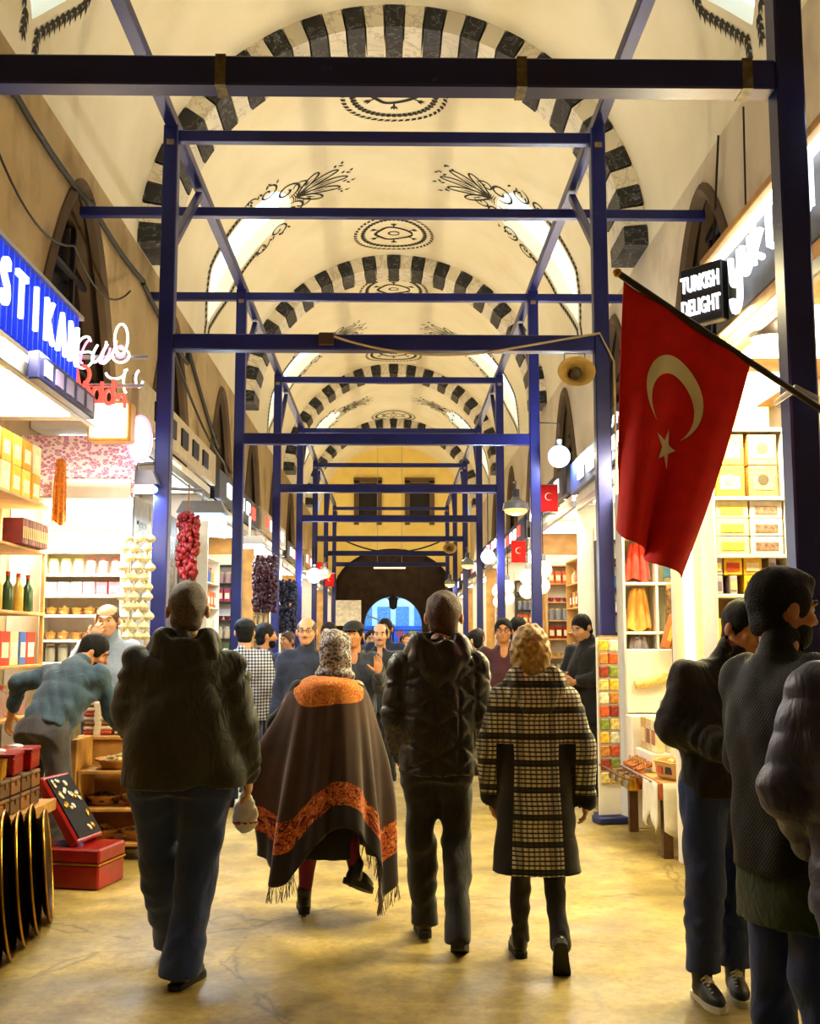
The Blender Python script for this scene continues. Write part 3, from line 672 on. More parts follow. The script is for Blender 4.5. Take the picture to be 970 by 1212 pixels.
def person(label, loc, rz, H, J=None, girth=1.0, belly=0, look=(0, 0, 0), top=None, legs=None, shoes='shoe_black', hair=None, sk=None, hands=None, res=.013, torso=None, face=True, extra=None, foot=None, name='person', grp=None):
    """a standing, walking or bending figure; all joints are in a 1.75 m body facing +y. Lower-resolution res for far people."""
    j = dict(J0); j.update(J or {}); j = {k: np.array(v, float) for k, v in j.items()}
    t = thing(name, label, 'person', loc, rz, grp); S = H / 1.75; sk = sk or m_skin; gx = girth
    Rt, ot = (None, (0, 0, 0)) if torso is None else torso
    hc = j['head']; HR = np.array(Euler(look, 'XYZ').to_matrix())
    def hp(*p): return hc + HR @ np.array(p, float)
    allp = np.array(list(j.values())); lo = allp.min(0) - .33 * max(1, gx * .9); hi = allp.max(0) + .33 * max(1, gx * .9); lo[2] = -.02
    # ---- body: head, neck, trunk, limbs in one surface
    f = Fld(lo, hi, res)
    f.loft([(.84, 0, 0, .15 * gx, .10 * gx), (1.04, 0, .0, .13 * gx, .09 * gx), (1.25, 0, -.005, .15 * gx, .10 * gx), (1.38, 0, -.01, .16, .085), (1.46, 0, -.01, .09, .06)], .04, Rm=Rt, o=ot)
    for s in 'LR':
        f.chain([j['s' + s], j['e' + s], j['w' + s]], [.05, .04, .028], .03); f.chain([j['h' + s], j['k' + s], j['a' + s]], [.06, .032, .028], .04)
        fd0 = nrm((foot or {}).get(s, (0, 1, 0))); f.cap(j['a' + s] + np.array([0, 0, -.01]), j['a' + s] + fd0 * .07 + np.array([0, 0, -.045]), .026, .018, .02)
    f.cap(j['neck'] - (hc - j['neck']) * .3, hp(0, -.015, -.06), .063, .057, .02)
    hd = Fld(hc - .19, hc + .19, min(res, .0085) if res < .014 else .011)
    def head(ff):
        ff.ell(hp(0, -.012, .025), (.083, .099, .100), .02, HR); ff.ell(hp(0, .028, -.045), (.064, .068, .075), .03, HR); ff.ell(hp(0, .068, -.092), (.026, .022, .020), .025, HR)
        if face:
            ff.cap(hp(0, .088, .012), hp(0, .112, -.030), .009, .014, .012); ff.ell(hp(0, .088, .026), (.05, .016, .012), .015, HR)
            for s in (-1, 1): ff.ell(hp(s * .031, .102, .006), (.016, .012, .010), .008, HR, sub=True); ff.ell(hp(s * .045, .07, -.025), (.022, .022, .02), .02, HR)
            ff.ell(hp(0, .090, -.062), (.024, .012, .010), .008, HR)
        for s in (-1, 1): ff.ell(hp(s * .091, -.014, -.008), (.012, .022, .034), .006, HR)
        ff.cap(j['neck'], hp(0, -.02, -.05), .063, .058, .02)
    head(hd)
    f.F = np.minimum(f.F, .2)
    parts = [f.mesh(), hd.mesh()]
    hs = dict(L={}, R={})
    for k, v in (hands or {}).items(): hs[k].update(v)
    for s, sg in (('L', -1), ('R', 1)):
        if hands is not None and hands.get(s, 1) is None: continue
        d = hs[s].get('D', nrm(j['w' + s] - j['e' + s])); parts.append(hand_surface(j['w' + s] + nrm(d) * .0, d, hs[s].get('N', (-sg, .15, 0)), sg, hs[s].get('curl', .7), .0055 if res < .014 else .009))
    link('body', fmesh('body', parts, sk, S), t)
    if face and res < .02:
        for s in (-1, 1):
            e = MB(); c = hp(s * .031, .081, .007) * S; e.sphere(c, .0108 * S, 10, 8); fwd = HR @ np.array([0, 1, 0]); e.sphere(c + fwd * .0052 * S, .0075 * S, 8, 6, mi=1)
            e.build('eye', [m_eye, m_iris], t, smooth='all')
            b = MB(); b.tube([hp(s * .014, .098, .030) * S, hp(s * .034, .096, .036) * S, hp(s * .052, .080, .030) * S], [.004 * S, .006 * S, .003 * S], 6); b.build('eyebrow', (hair or {}).get('m', m_hair_d), t, smooth='all')
        b = MB(); b.tube([hp(-.024, .090, -.063) * S, hp(0, .101, -.061) * S, hp(.024, .090, -.063) * S], [.003 * S, .006 * S, .003 * S], 6); b.build('lips', m_lip, t, smooth='all')
    # ---- hair
    if hair:
        f = Fld(hc - .24, hc + .24, .008 if res < .014 else .012); hk = hair.get('kind', 'short'); th = hair.get('t', .008)
        f.ell(hp(0, -.018, .030), (.084 + th, .099 + th, .100 + th), .01, HR)
        if hk in ('short', 'tall', 'bald'):
            f.ell(hp(0, -.055, -.05), (.070 + th * .5, .052, .06), .02, HR)
            if hk == 'tall': f.ell(hp(0, .04, .10), (.055, .058, .028), .03, HR)
            f.ell(hp(0, .115, -.035), (.095, .095, .098), .012, HR, sub=True)
            f.cap(hp(-.10, -.012, -.03), hp(-.082, -.012, -.03), .026, .026, .008, sub=True); f.cap(hp(.082, -.012, -.03), hp(.10, -.012, -.03), .026, .026, .008, sub=True); f.ell(hp(0, -.03, -.195), (.13, .13, .10), .01, HR, sub=True)
            if hk == 'bald': f.ell(hp(0, .03, .13), (.085, .10, .10), .01, HR, sub=True)
        elif hk == 'bob':
            f.ell(hp(0, -.03, -.03), (.112, .092, .108), .03, HR); f.ell(hp(-.03, -.06, -.10), (.05, .05, .06), .03, HR); f.ell(hp(.04, -.05, -.11), (.045, .05, .05), .03, HR)
            f.ell(hp(0, .13, -.04), (.075, .09, .11), .02, HR, sub=True)
        f.warp(sines(zlib.crc32(label.encode()) % 1000, hair.get('w', .0025), .05)); V, Q = f.mesh()
        link('hair', fmesh('hair', [(V, Q)], hair.get('m', m_hair_d), S), t)
        if hair.get('beard'):
            f = Fld(hc - .2, hc + .2, .008 if res < .014 else .012); f.ell(hp(0, .028, -.055), (.066, .076, .072), .02, HR); f.ell(hp(0, .07, -.095), (.034, .03, .03), .02, HR)
            f.ell(hp(0, .09, .025), (.11, .10, .075), .01, HR, sub=True); f.ell(hp(0, .108, -.060), (.026, .03, .010), .006, HR, sub=True); f.ell(hp(0, -.06, -.06), (.12, .07, .2), .01, HR, sub=True)
            link('beard', fmesh('beard', [f.mesh()], hair.get('m', m_hair_d), S), t)
        if hair.get('moustache'):
            b = MB(); b.tube([hp(-.032, .088, -.052) * S, hp(0, .105, -.046) * S, hp(.032, .088, -.052) * S], [.003 * S, .006 * S, .003 * S], 6); b.build('moustache', hair.get('m', m_hair_d), t, smooth='all')
    # ---- trousers
    lg = dict(m='denim', r=(.10, .078, .068), hem=.07, wr=.006, waist=1.0); lg.update(legs or {})
    if lg['m']:
        f = Fld(lo, hi, min(res, .012) if res < .02 else res); r = lg['r']
        f.loft([(.82, 0, 0, .155 * gx, .115 * gx), (.92, 0, 0, .17 * gx, .125 * gx), (lg['waist'], 0, 0, .155 * gx, .115 * gx)], .05, Rm=Rt, o=ot)
        for s in 'LR':
            a = j['a' + s]; k = j['k' + s]; d = nrm(a - k); e = a + d * (a[2] - lg['hem']) if d[2] < -.8 else a + d * .02
            f.chain([j['h' + s] + np.array([0, 0, -.02]), k], [r[0] * gx, r[1]], .05, lg['wr'], 6); f.chain([k, e], [r[1], r[2]], .03, lg['wr'] * 1.4, 13)
        f.warp(sines(3, .010, .20)); 
        if not (J or {}).get('_lift'):
            Z = f.ax[2][None, None, :]; f.F = np.maximum(f.F, (lg['hem'] - Z).astype(np.float32))
        link('trousers', fmesh('trousers', [f.mesh()], MATS[lg['m']], S), t)
    # ---- shoes
    for s, sg in (('L', -1), ('R', 1)):
        a = j['a' + s]; fd = (foot or {}).get(s, (sg * .12, 1, -.0)); fd = nrm(fd); upv = nrm((foot or {}).get('u' + s, (0, 0, 1))); upv = nrm(upv - fd * (upv @ fd)); sd = np.cross(fd, upv); RR = np.stack([sd, fd, upv], 1); b = a - upv * .05
        f = Fld(a - .27, a + .27, .009 if res < .014 else .014)
        f.ell(b + fd * .10, (.043, .10, .036), .02, RR); f.ell(b - fd * .01, (.036, .055, .042), .02, RR); f.cap(a - upv * .03, a + upv * .03, .042, .046, .02); f.ell(b + fd * .07 + upv * .02, (.033, .07, .035), .02, RR)
        d = (f.ax[0][:, None, None] - a[0]) * upv[0] + (f.ax[1][None, :, None] - a[1]) * upv[1] + (f.ax[2][None, None, :] - a[2]) * upv[2]
        f.F = np.maximum(f.F, (-.075 - d).astype(np.float32)); sh = link('shoe', fmesh('shoe', [f.mesh()], MATS[shoes], S), t)
        m = MB(); prof = [(-.032, -.06), (-.036, 0), (-.038, .05), (-.046, .12), (-.040, .17), (-.015, .205), (.015, .205), (.040, .17), (.046, .12), (.038, .05), (.036, 0), (.032, -.06), (.015, -.075), (-.015, -.075)]
        m.prism([(x, y) for x, y in prof], -.018, .016); v = m.v[0].copy(); m.v[0] = (a - upv * .082 + np.outer(v[:, 0], sd) + np.outer(v[:, 2], fd) + np.outer(v[:, 1], upv)) * S
        m.build('sole', MATS['sole_white' if shoes == 'shoe_sneaker' else 'sole_dark'], sh, smooth=30)
        if shoes == 'shoe_sneaker':
            lm = MB()
            for q in range(5):
                c = a + fd * (.045 + .02 * q) + upv * (.012 - .009 * q); lm.tube([(c - sd * .026 - upv * .008) * S, (c + upv * .012) * S, (c + sd * .026 - upv * .008) * S], .0045 * S, 6)
                lm.tube([(c - sd * .022) * S, (c + fd * .02 + upv * .006 + sd * .022) * S], .004 * S, 6)
            lm.build('laces', MATS['lace_white'], sh)
    # ---- top garment
    tp = dict(m='knit_navy', hem=.82, w=(.21, .20, .215, .205), d=(.15, .145, .15, .12), arm=(.078, .066, .056), wr=.010, wl=.16, wa=.010, collar='round', cuff=.02, puff=None, belly=0, nm='jacket', res=None); tp.update(top or {})
    if tp['m']:
        f = Fld(lo, hi, tp['res'] or min(res, .012) if res < .02 else res); w, d = tp['w'], tp['d']; bl = tp['belly']
        f.loft([(tp['hem'], 0, bl * .6, w[0] * gx, d[0] * gx), (1.02, 0, bl, w[1] * gx, d[1] * gx), (1.22, 0, bl * .4, w[2] * gx, d[2] * gx), (1.36, 0, -.01, w[3] * (1 + (gx - 1) * .6), d[3] * (1 + (gx - 1) * .5)), (1.44, 0, -.015, .13, .09), (1.475, 0, -.015, .085, .075)], .05, 2.3, Rt, ot)
        a = tp['arm']
        for s, sg in (('L', -1), ('R', 1)):
            wv = j['w' + s]; d2 = nrm(wv - j['e' + s]); en = wv + d2 * tp['cuff']
            f.chain([j['s' + s] - np.array([0, 0, .015]), j['e' + s]], [a[0], a[1]], .06, tp['wr'], 9); f.chain([j['e' + s], en], [a[1], a[2]], .035, tp['wr'], 11)
            f.cap(en + d2 * .02, en + d2 * .10, a[2] * .72, a[2] * .8, .008, sub=True)
        nk = j['neck']; nd = nrm(hc - nk)
        if tp['collar'] == 'stand': f.cap(nk - nd * .03, nk + nd * .05, .083, .076, .02); f.cap(nk + nd * .04, nk + nd * .16, .062, .07, .008, sub=True)
        elif tp['collar'] == 'hood':
            f.cap(nk - nd * .03, nk + nd * .02, .08, .076, .02); f.cap(nk + nd * .03, nk + nd * .2, .062, .09, .01, sub=True)
            q = Fld(nk - .3, nk + .3, .009); o3 = lambda x, y, z: nk + np.array([x, y, z])
            q.ell(o3(0, -.085, -.055), (.155, .055, .095), .03); q.ell(o3(0, -.105, -.13), (.085, .045, .075), .05); q.cap(o3(-.135, -.02, -.025), o3(-.10, .07, -.03), .04, .03, .04); q.cap(o3(.135, -.02, -.025), o3(.10, .07, -.03), .04, .03, .04)
            q.cap(o3(-.095, -.06, .03), o3(.095, -.06, .03), .046, .046, .04); q.cap(o3(-.11, -.03, .01), o3(-.07, .06, -.01), .038, .03, .03); q.cap(o3(.11, -.03, .01), o3(.07, .06, -.01), .038, .03, .03)
            q.cap(nk + nd * .0 + np.array([0, .0, 0]), nk + nd * .2, .066, .10, .015, sub=True); q.cap(o3(-.05, -.085, .05), o3(.05, -.085, .05), .022, .022, .03, sub=True); q.warp(sines(8, .006, .10))
            link('hood', fmesh('hood', [q.mesh()], MATS[tp['m']], S), t)
        elif tp['collar'] == 'round': f.cap(nk - nd * .02, nk + nd * .005, .075, .07, .02)
        else: f.cap(nk - nd * .05, nk - nd * .01, .08, .075, .02); f.cap(nk - nd * .005, nk + nd * .14, .06, .075, .008, sub=True); f.ell(nk + np.array([0, .09, -.03]), (.045, .05, .09), .01, sub=True)
        f.warp(sines(zlib.crc32(label.encode()) % 997, tp['wa'], tp['wl']))
        if tp['puff']: f.warp(tp['puff'])
        if Rt is None: f.F = np.maximum(f.F, (tp['hem'] - f.ax[2][None, None, :]).astype(np.float32))
        link(tp['nm'], fmesh(tp['nm'], [f.mesh()], MATS[tp['m']], S), t)
        if tp.get('under'):
            u = tp['under']; f = Fld(lo, hi, .012); f.loft([(u[1], 0, bl * .6, w[0] * gx - .012, d[0] * gx - .012), (tp['hem'] + .1, 0, bl, w[0] * gx - .02, d[0] * gx - .02)], .02, 2.3); f.warp(sines(5, .004, .12)); link('sweater', fmesh('sweater', [f.mesh()], MATS[u[0]], S), t)
    if extra: extra(t, j, hp, S, HR)
    return t

# ---- clothes materials
def mat_denim(name, a, b):
    g = G(name); co = g.co(); c = g.ramp(g.noise(3.5, g.map(co, (1, 1, .4)), 4), [(.3, hx(a)), (.72, hx(b))]); w = g.noise(420, co, 1); c = g.mix(.35, c, g.ramp(w, [(.3, .5), (.7, 1)]), 'MULTIPLY')
    fb = g.noise(9, g.map(co, (1, 1, .8)), 3, .5, 1.2); g.bump(g.math('ADD', g.math('MULTIPLY', w, .06), fb), .55, .018); MATS[name] = g.done(c, .8, sheen=.2); return MATS[name]
mat_denim('denim', '0e1d4a', '24448c'); mat_denim('denim_mid', '12234c', '2b4a86'); mat_denim('denim_black', '08080c', '14141b'); mat_denim('denim_grey', '2c2a2e', '4d4a4b')
M('shoe_black', '100e0d', .35, var=.3, scale=30); M('shoe_sneaker', '0d0f14', .5, var=.3, scale=30); M('shoe_brown', '2b1b10', .45, var=.3); M('sole_dark', '0b0a0a', .7); M('sole_white', 'd9d6c8', .6); M('lace_white', 'e4dfc8', .8)
def mat_cloth(name, a, b, sc=220, rough=.85, bump=.25, big=5):
    g = G(name); co = g.co(); c = g.ramp(g.noise(big, co, 4), [(.3, hx(a)), (.7, hx(b))]); w = g.noise(sc, co, 2); c = g.mix(.4, c, g.ramp(w, [(.3, .55), (.7, 1)]), 'MULTIPLY'); fb = g.noise(8, g.map(co, (1.3, 1, .7)), 3, .5, 1.6); g.bump(g.math('ADD', g.math('MULTIPLY', w, bump * .35), fb), .6, .02)
    MATS[name] = g.done(c, rough, sheen=.15); return MATS[name]
mat_cloth('parka_green', '141708', '262a10', 90, .6, .12); mat_cloth('quilt_black', '0c0b0b', '1a181c', 120, .36, .05); mat_cloth('knit_navy', '10182c', '1a2744'); mat_cloth('knit_slate', '2c4252', '3b5566', 160, .9, .4)
mat_cloth('knit_grey', '7f90a8', '9fb0c6', 160, .9, .4); mat_cloth('wool_black', '08080b', '131318'); mat_cloth('puffer_navy', '0b1444', '1a2868', 60, .42, .06); mat_cloth('suit_dark', '0f1016', '1c1e28'); mat_cloth('jacket_navy', '0e1730', '1b2848')
mat_cloth('jacket_charcoal', '1f2430', '333a4a'); mat_cloth('knit_maroon', '33101a', '4d1a28'); mat_cloth('cloth_cream', 'b8a67e', 'd6c79f'); mat_cloth('cloth_beige', '7d6a4d', '9c8866'); mat_cloth('knit_green', '1c2a14', '32451f', 60, .9, .8); mat_cloth('cloth_red', '7a1414', 'a32020'); mat_cloth('cloth_blue', '16306e', '24469a')
def mat_quiltfine():
    g = G('quilt_fine'); co = g.co(); s = g.sep(co); p = g.math('ADD', s[1], s[0])
    a = g.math('ABSOLUTE', g.math('SINE', g.math('MULTIPLY', g.math('ADD', p, s[2]), 210))); b = g.math('ABSOLUTE', g.math('SINE', g.math('MULTIPLY', g.math('SUBTRACT', p, s[2]), 210)))
    h = g.math('MINIMUM', a, b); c = g.ramp(h, [(.0, hx('05070a')), (.6, hx('0e1212'))]); n = g.ramp(g.noise(4, co, 4), [(.35, hx('0b1512')), (.7, hx('1a1412'))]); g.bump(h, .5, .003)
    MATS['quilt_fine'] = g.done(g.mix(.5, c, n), .6, spec=.25)
mat_quiltfine()
def mat_check():
    g = G('check_shirt'); s = g.sep(g.co()); a = g.math('GREATER_THAN', g.math('SINE', g.math('MULTIPLY', s[0], 210)), 0); b = g.math('GREATER_THAN', g.math('SINE', g.math('MULTIPLY', s[2], 210)), 0)
    MATS['check_shirt'] = g.done(g.ramp(g.math('MULTIPLY', g.math('ADD', a, b), .5), [(0, hx('e8e8ee')), (.5, hx('8a90a8')), (1, hx('1c2238'))]), .85)
mat_check()
def mat_plaid():
    """black and cream wool plaid; side panels and cuffs plain black"""
    g = G('plaid_wool'); s = g.sep(g.co()); X, Y, Z = s[0], s[1], s[2]
    def stripe(v, per, duty, ph=0.): return g.math('LESS_THAN', g.math('FRACT', g.math('ADD', g.math('DIVIDE', v, per), ph)), duty)
    fz = stripe(Z, .021, .68); fx = stripe(g.math('ADD', X, g.math('MULTIPLY', Y, .4)), .026, .62); bz = stripe(Z, .125, .78, .3); bx = stripe(X, .16, .80, .42)
    w = g.math('MULTIPLY', fz, g.math('ADD', .35, g.math('MULTIPLY', fx, .65))); w = g.math('MULTIPLY', w, g.math('ADD', .06, g.math('MULTIPLY', bz, .94))); w = g.math('MULTIPLY', w, g.math('ADD', .55, g.math('MULTIPLY', bx, .45)))
    panel = g.math('MULTIPLY', g.math('GREATER_THAN', g.math('ABSOLUTE', X), g.math('ADD', .105, g.math('MULTIPLY', g.math('ABSOLUTE', g.math('SUBTRACT', Z, .95)), .04))), g.math('LESS_THAN', Z, 1.04)); arm = g.math('MULTIPLY', g.math('GREATER_THAN', g.math('ABSOLUTE', X), .192), g.math('GREATER_THAN', Z, .79))
    plain = g.math('MULTIPLY', panel, g.math('SUBTRACT', 1, arm)); w = g.math('MULTIPLY', w, g.math('SUBTRACT', 1, plain))
    n = g.noise(300, None, 2); c = g.mix(w, hx('0a0a0a'), hx('f0ebd0')); c = g.mix(.4, c, g.ramp(n, [(.3, .6), (.7, 1)]), 'MULTIPLY'); g.bump(n, .3, .003); MATS['plaid_wool'] = g.done(c, .9, sheen=.2)
mat_plaid()
def quilt_tri(per, amp):
    def fn(X, Y, Z):
        q = [np.abs(((u / per) % 1) - .5) * 2 for u in (X * .5 + Z * .866 + Y * .4, X * .5 - Z * .866 + Y * .4, X + Y * .8 + 0 * Z)]
        e = 1 - np.maximum(np.maximum(q[0], q[1]), q[2]); return -amp * (np.clip(e, 0, .45) / .45) ** .5 + amp
    return fn
def puffer(per, amp):
    def fn(X, Y, Z): return amp - amp * np.abs(np.sin(PI * (Z + .03 * np.sin(9 * X)) / per)) ** .5 + 0 * X + 0 * Y
    return fn
# ================================================================ STALLS, SIGNS AND GOODS
m_plank = M('yellow_plank', 'b8863c', .6, var=.35, scale=6, bump=.15, bscale=30); m_ply = M('shelf_wood', 'c79a55', .55, var=.25, scale=5); m_wht = M('white_laminate', 'eee9dc', .45, var=.05)
m_gold = M('brass', 'b98a2e', .28, .9, var=.3, scale=14); m_silver = M('tin_silver', 'b9b9b4', .3, .85, var=.2); m_dwood = M('dark_box_wood', '5a3c1e', .5, var=.4, scale=12); m_red = M('red_lacquer', '8e140f', .25, var=.25, scale=6)
m_navyb = M('sign_navy', '0a1450', .35, var=.2); m_grey = M('sign_grey', '4b4f55', .5, var=.12); m_lit = EM('lit_letter', (.95, .97, 1), 2.2); m_led = EM('led_white', (.92, .97, 1), 5); m_ledblue = EM('led_blue', (.03, .08, 1), .7)
m_pink = EM('neon_pink', (1, .25, .5), 3); m_redneon = EM('neon_red', (1, .06, .04), 3); m_panel = EM('light_panel', (1, .93, .78), 5); m_panelc = EM('light_panel_cool', (.95, .93, 1), 5)
m_alu = M('aluminium', 'a9a9a6', .35, .7, var=.12); m_jar = GLASS('jar_glass', (.95, .97, .95), .05, .3)
def col(h, **k): return M('col_' + h, h, k.get('rough', .6), k.get('metal', 0.), var=k.get('var', .15), scale=k.get('scale', 14))
EX = (PI / 2, 0, PI / 2); EXR = (PI / 2, 0, -PI / 2)      # lettering turned to the hall from the left and from the right

def canopy(label, side, y0, y1, z, xin, panel=m_panel, power=220, c=(1, .86, .58), soff=None):
    """shop roof slab with a lit ceiling panel under it"""
    t = thing('shop_canopy', label, 'canopy', (side * (WALL + xin) / 2, (y0 + y1) / 2, z)); w = WALL - xin - .02; l = y1 - y0
    MB().box((0, 0, .05), (w, l - .02, .1), b=.01).build('slab', soff or m_wht, t)
    MB().box((-side * (w / 2 - .03), 0, -.04), (.06, l - .02, .1), b=.01).build('edge_rail', m_alu, t)
    n = max(1, int(l // 1.6)); s = l / n
    for i in range(n):
        yy = -l / 2 + s * (i + .5); MB().box((0, yy, -.012), (w * .62, s * .7, .024)).build('light_panel', panel, t)
    area('panel_light', (0, 0, -.06), (-side * .25, 0, -1), w * .62, l * .8, power * PW, c, t)
    added_uplight('added uplight aimed up from the roof of the ' + (label.split(' of the ')[-1] if ' of the ' in label else 'near left stall' if side < 0 else 'near right stall'), side, (y0 + y1) / 2, z + .1); return t
PW = .72
def shelf_unit(label, loc, rz, w, d, zs, m, back=None, lips=False, sides=True, name='shelf_unit', cat='shelf'):
    """shelves; local front is -y, origin on the floor under the middle of the front edge"""
    t = thing(name, label, cat, loc, rz); top = max(zs)
    for z in zs: MB().box((0, d / 2, z - .012), (w - .04 if sides else w, d, .024), b=.004).build('shelf_board', m, t)
    if sides:
        for s in (-1, 1): MB().box((s * (w / 2 - .01), d / 2, top / 2 + .0), (.02, d, top), b=.003).build('side_panel', m, t)
    if back: MB().box((0, d - .008, top / 2 + .1), (w - .01, .016, top + .2)).build('back_panel', back, t)
    if not sides:
        for s in (-1, 1):
            for q in (.02, d - .02): MB().box((s * (w / 2 - .03), q, top / 2), (.03, .03, top)).build('upright', m, t)
    return t
def W(unit, x, y, z):
    """a unit-local point in the world"""
    c, s = math.cos(unit.rotation_euler[2]), math.sin(unit.rotation_euler[2]); return (unit.location[0] + c * x - s * y, unit.location[1] + s * x + c * y, unit.location[2] + z)
PROTO = {}
def put(key, make, label, cat, loc, rz=0, grp=None, sc=None):
    """first call builds the thing, later calls copy it with its parts"""
    if key in PROTO: o = copy_tree(PROTO[key])
    else: o = make(); PROTO[key] = o
    o.location = (loc[0], loc[1], loc[2] + .002); o.rotation_euler = (0, 0, rz); o['label'] = label; o['category'] = cat; o.scale = (sc, sc, sc) if sc else (1, 1, 1)
    if grp: o['group'] = grp
    return o
def mk(name, *parts):
    def f():
        t = link(name, None)
        for nm, mb, m, sm in parts: mb.build(nm, m, t, smooth=sm)
        return t
    return f
def jar(r, h, content, lid): return mk('jar', ('glass', MB().lathe([(r * .9, 0), (r, .01), (r, h * .82), (r * .72, h * .9), (r * .72, h * .93)], n=14), m_jar, 40), ('contents', MB().lathe([(r * .88, .006), (r * .93, .02), (r * .93, h * .74), (r * .5, h * .78)], n=12), content, 40), ('lid', MB().lathe([(r * .8, h * .9), (r * .8, h), (r * .74, h * 1.01)], n=14), lid, 40))
def bottle(r, h, m, cap): return mk('bottle', ('body', MB().lathe([(r * .92, 0), (r, .01), (r, h * .6), (r * .35, h * .76), (r * .32, h * .92)], n=12), m, 40), ('cap', MB().lathe([(r * .4, h * .9), (r * .4, h)], n=10), cap, 40))
def pbox(w, d, h, m, lab, seal=None):
    p = [('carton', MB().box((0, 0, h / 2), (w, d, h), b=.004), m, False), ('front_label', MB().box((0, -d / 2 - .001, h * .45), (w * .7, .003, h * .45)), lab, False)]
    if seal: p.append(('seal', MB().lathe([(w * .2, 0), (w * .2, .003)], n=20, Rm=rot('X', PI / 2), c=(0, -d / 2 - .001, h * .55)), seal, False))
    return mk('package', *p)
def plate(r, m, rim): return mk('plate', ('dish', MB().lathe([(.001, .004), (r * .55, .0), (r * .65, .012), (r * .9, .022), (r * .92, .028), (r * .6, .02), (.001, .012)], n=24, Rm=rot('X', PI / 2), cap=False), m, 40), ('painted_rim', MB().lathe([(r * .9, .022), (r, .03), (r * .99, .036), (r * .86, .026)], n=24, Rm=rot('X', PI / 2), cap=False), rim, 40))
def heap(n, R0, hgt, mk1, seed=0):
    """many small pieces piled up, joined"""
    r = random.Random(seed); m = MB()
    for i in range(n):
        a = r.uniform(0, 2 * PI); q = R0 * math.sqrt(r.random()); mk1(m, (q * math.cos(a), q * math.sin(a), hgt * (1 - (q / R0) ** 2) + r.uniform(-.01, .01)), r)
    return m
def basket(r, h, mb, mm):
    mb.v = [v + np.array([0, 0, h * .35]) for v in mb.v]; return mk('basket', ('bowl', MB().lathe([(r * .7, 0), (r * .75, .01), (r, h), (r * 1.04, h), (r * 1.03, h * .8), (r * .9, h * .82)], n=22), m_plank, 40), ('goods', mb, mm, 40))
def drape(w, d, L, folds, seed, gather=.6):
    r = random.Random(seed); p0, p1 = r.uniform(0, 6), r.uniform(0, 6); m = MB()
    m.grid(lambda u, v: ((w / 2) * (gather + (1 - gather) * v ** .7) * (math.cos(2 * PI * u) + .1 * math.sin(folds * 2 * PI * u + p0)), (d / 2) * (.6 + .5 * v) * math.sin(2 * PI * u) * (1 + .45 * math.sin(folds * 2 * PI * u + p1 + v)), -L * v + .02 * math.sin(3 * 2 * PI * u + p0) * v), 48, 14, closed=True)
    m.f.append(tuple(range(48))); m.mi.append(0); return m
def hang(label, loc, w, d, L, mat_, folds=7, seed=1, rz=0, gather=.6, name='scarf', cat='scarf'):
    return tag(drape(w, d, L, folds, seed, gather).build(name, mat_, None, 'all', loc, rz), label, cat)

# ---------------------------------------------------------------- left front stall
canopy('white lit canopy over the near left stall, under the blue sign', -1, 5.0, 9.05, 3.36, 2.42, m_panelc, 340, (1, .90, .70))
t = thing('shop_sign', 'long navy sign with white lit capitals STIKAN at upper left', 'sign', (-2.5, 7.2, 3.46))
MB().box((-.06, 0, .31), (.1, 2.5, .56), b=.01).build('board', m_navyb, t); MB().box((-.02, 0, .60), (.16, 2.54, .03)).build('top_rail', m_alu, t)
for i in range(24): MB().box((.012, -1.2 + .104 * i, .31), (.05, .018, .55)).build('fin', m_ledblue, t)
for i, ch in enumerate('STIKAN'):
    o = text_mesh('letter', ch, .44, .012, m_lit, t, .003, rx=.74); o.location = (.07, -.50 + .295 * i, .30); o.rotation_euler = EX
t = thing('sub_sign', 'small dark box sign below the lit STIKAN capitals', 'sign', (-2.36, 7.75, 3.24))
MB().box((0, 0, .10), (.08, 1.35, .19), b=.01).build('box', m_navyb, t)
for i in range(5): MB().box((.045, -.5 + .25 * i, .10), (.01, .16, .11)).build('panel_mark', M('dim_lavender', '8f86b8', .5), t)
def neon(label, pts_list, m, r, loc, back=None):
    t = thing('neon_sign', label, 'sign', loc)
    for p in pts_list: MB().tube(p, r, 6).build('tube', m, t, smooth=60)
    MB().bar((-.26, .05, .06), (.36, .05, .06), .03, .03).build('bracket', m_alu, t); return t
def loop(cx, cz, rx, rz_, a0, a1, n=16, tilt=0): return [(cx + rx * math.cos(a) + tilt * math.sin(a) * rz_, 0, cz + rz_ * math.sin(a)) for a in np.linspace(a0, a1, n)]
neon('white outlined pink script neon sign hanging beside STIKAN', [loop(-.17, .15, .05, .07, .6, 4.4, tilt=.3) + loop(-.15, .02, .06, .07, 1.6, -2.6, tilt=.3), loop(-.04, .1, .04, .10, 2.6, 7.2, tilt=.4), loop(.04, .1, .04, .11, 2.6, 7.2, tilt=.4), loop(.14, .2, .055, .13, 0, 6.28, 24), loop(.14, .06, .07, .06, 2, 8, 20), loop(.1, -.08, .08, .06, 3.3, 6.6, 12), loop(.2, -.16, .03, .10, 1.5, 4.6, 12), loop(.30, -.14, .03, .07, 1.6, 6.0, 14)], m_lit, .011, (-2.42, 9.0, 3.85))
neon('pink inner strokes of the hanging script neon sign', [loop(-.16, .1, .03, .10, 1, 5, tilt=.3), loop(.0, .08, .03, .08, 2, 7, tilt=.4), loop(.13, .1, .035, .05, 0, 6.2)], m_pink, .010, (-2.42, 9.03, 3.85))
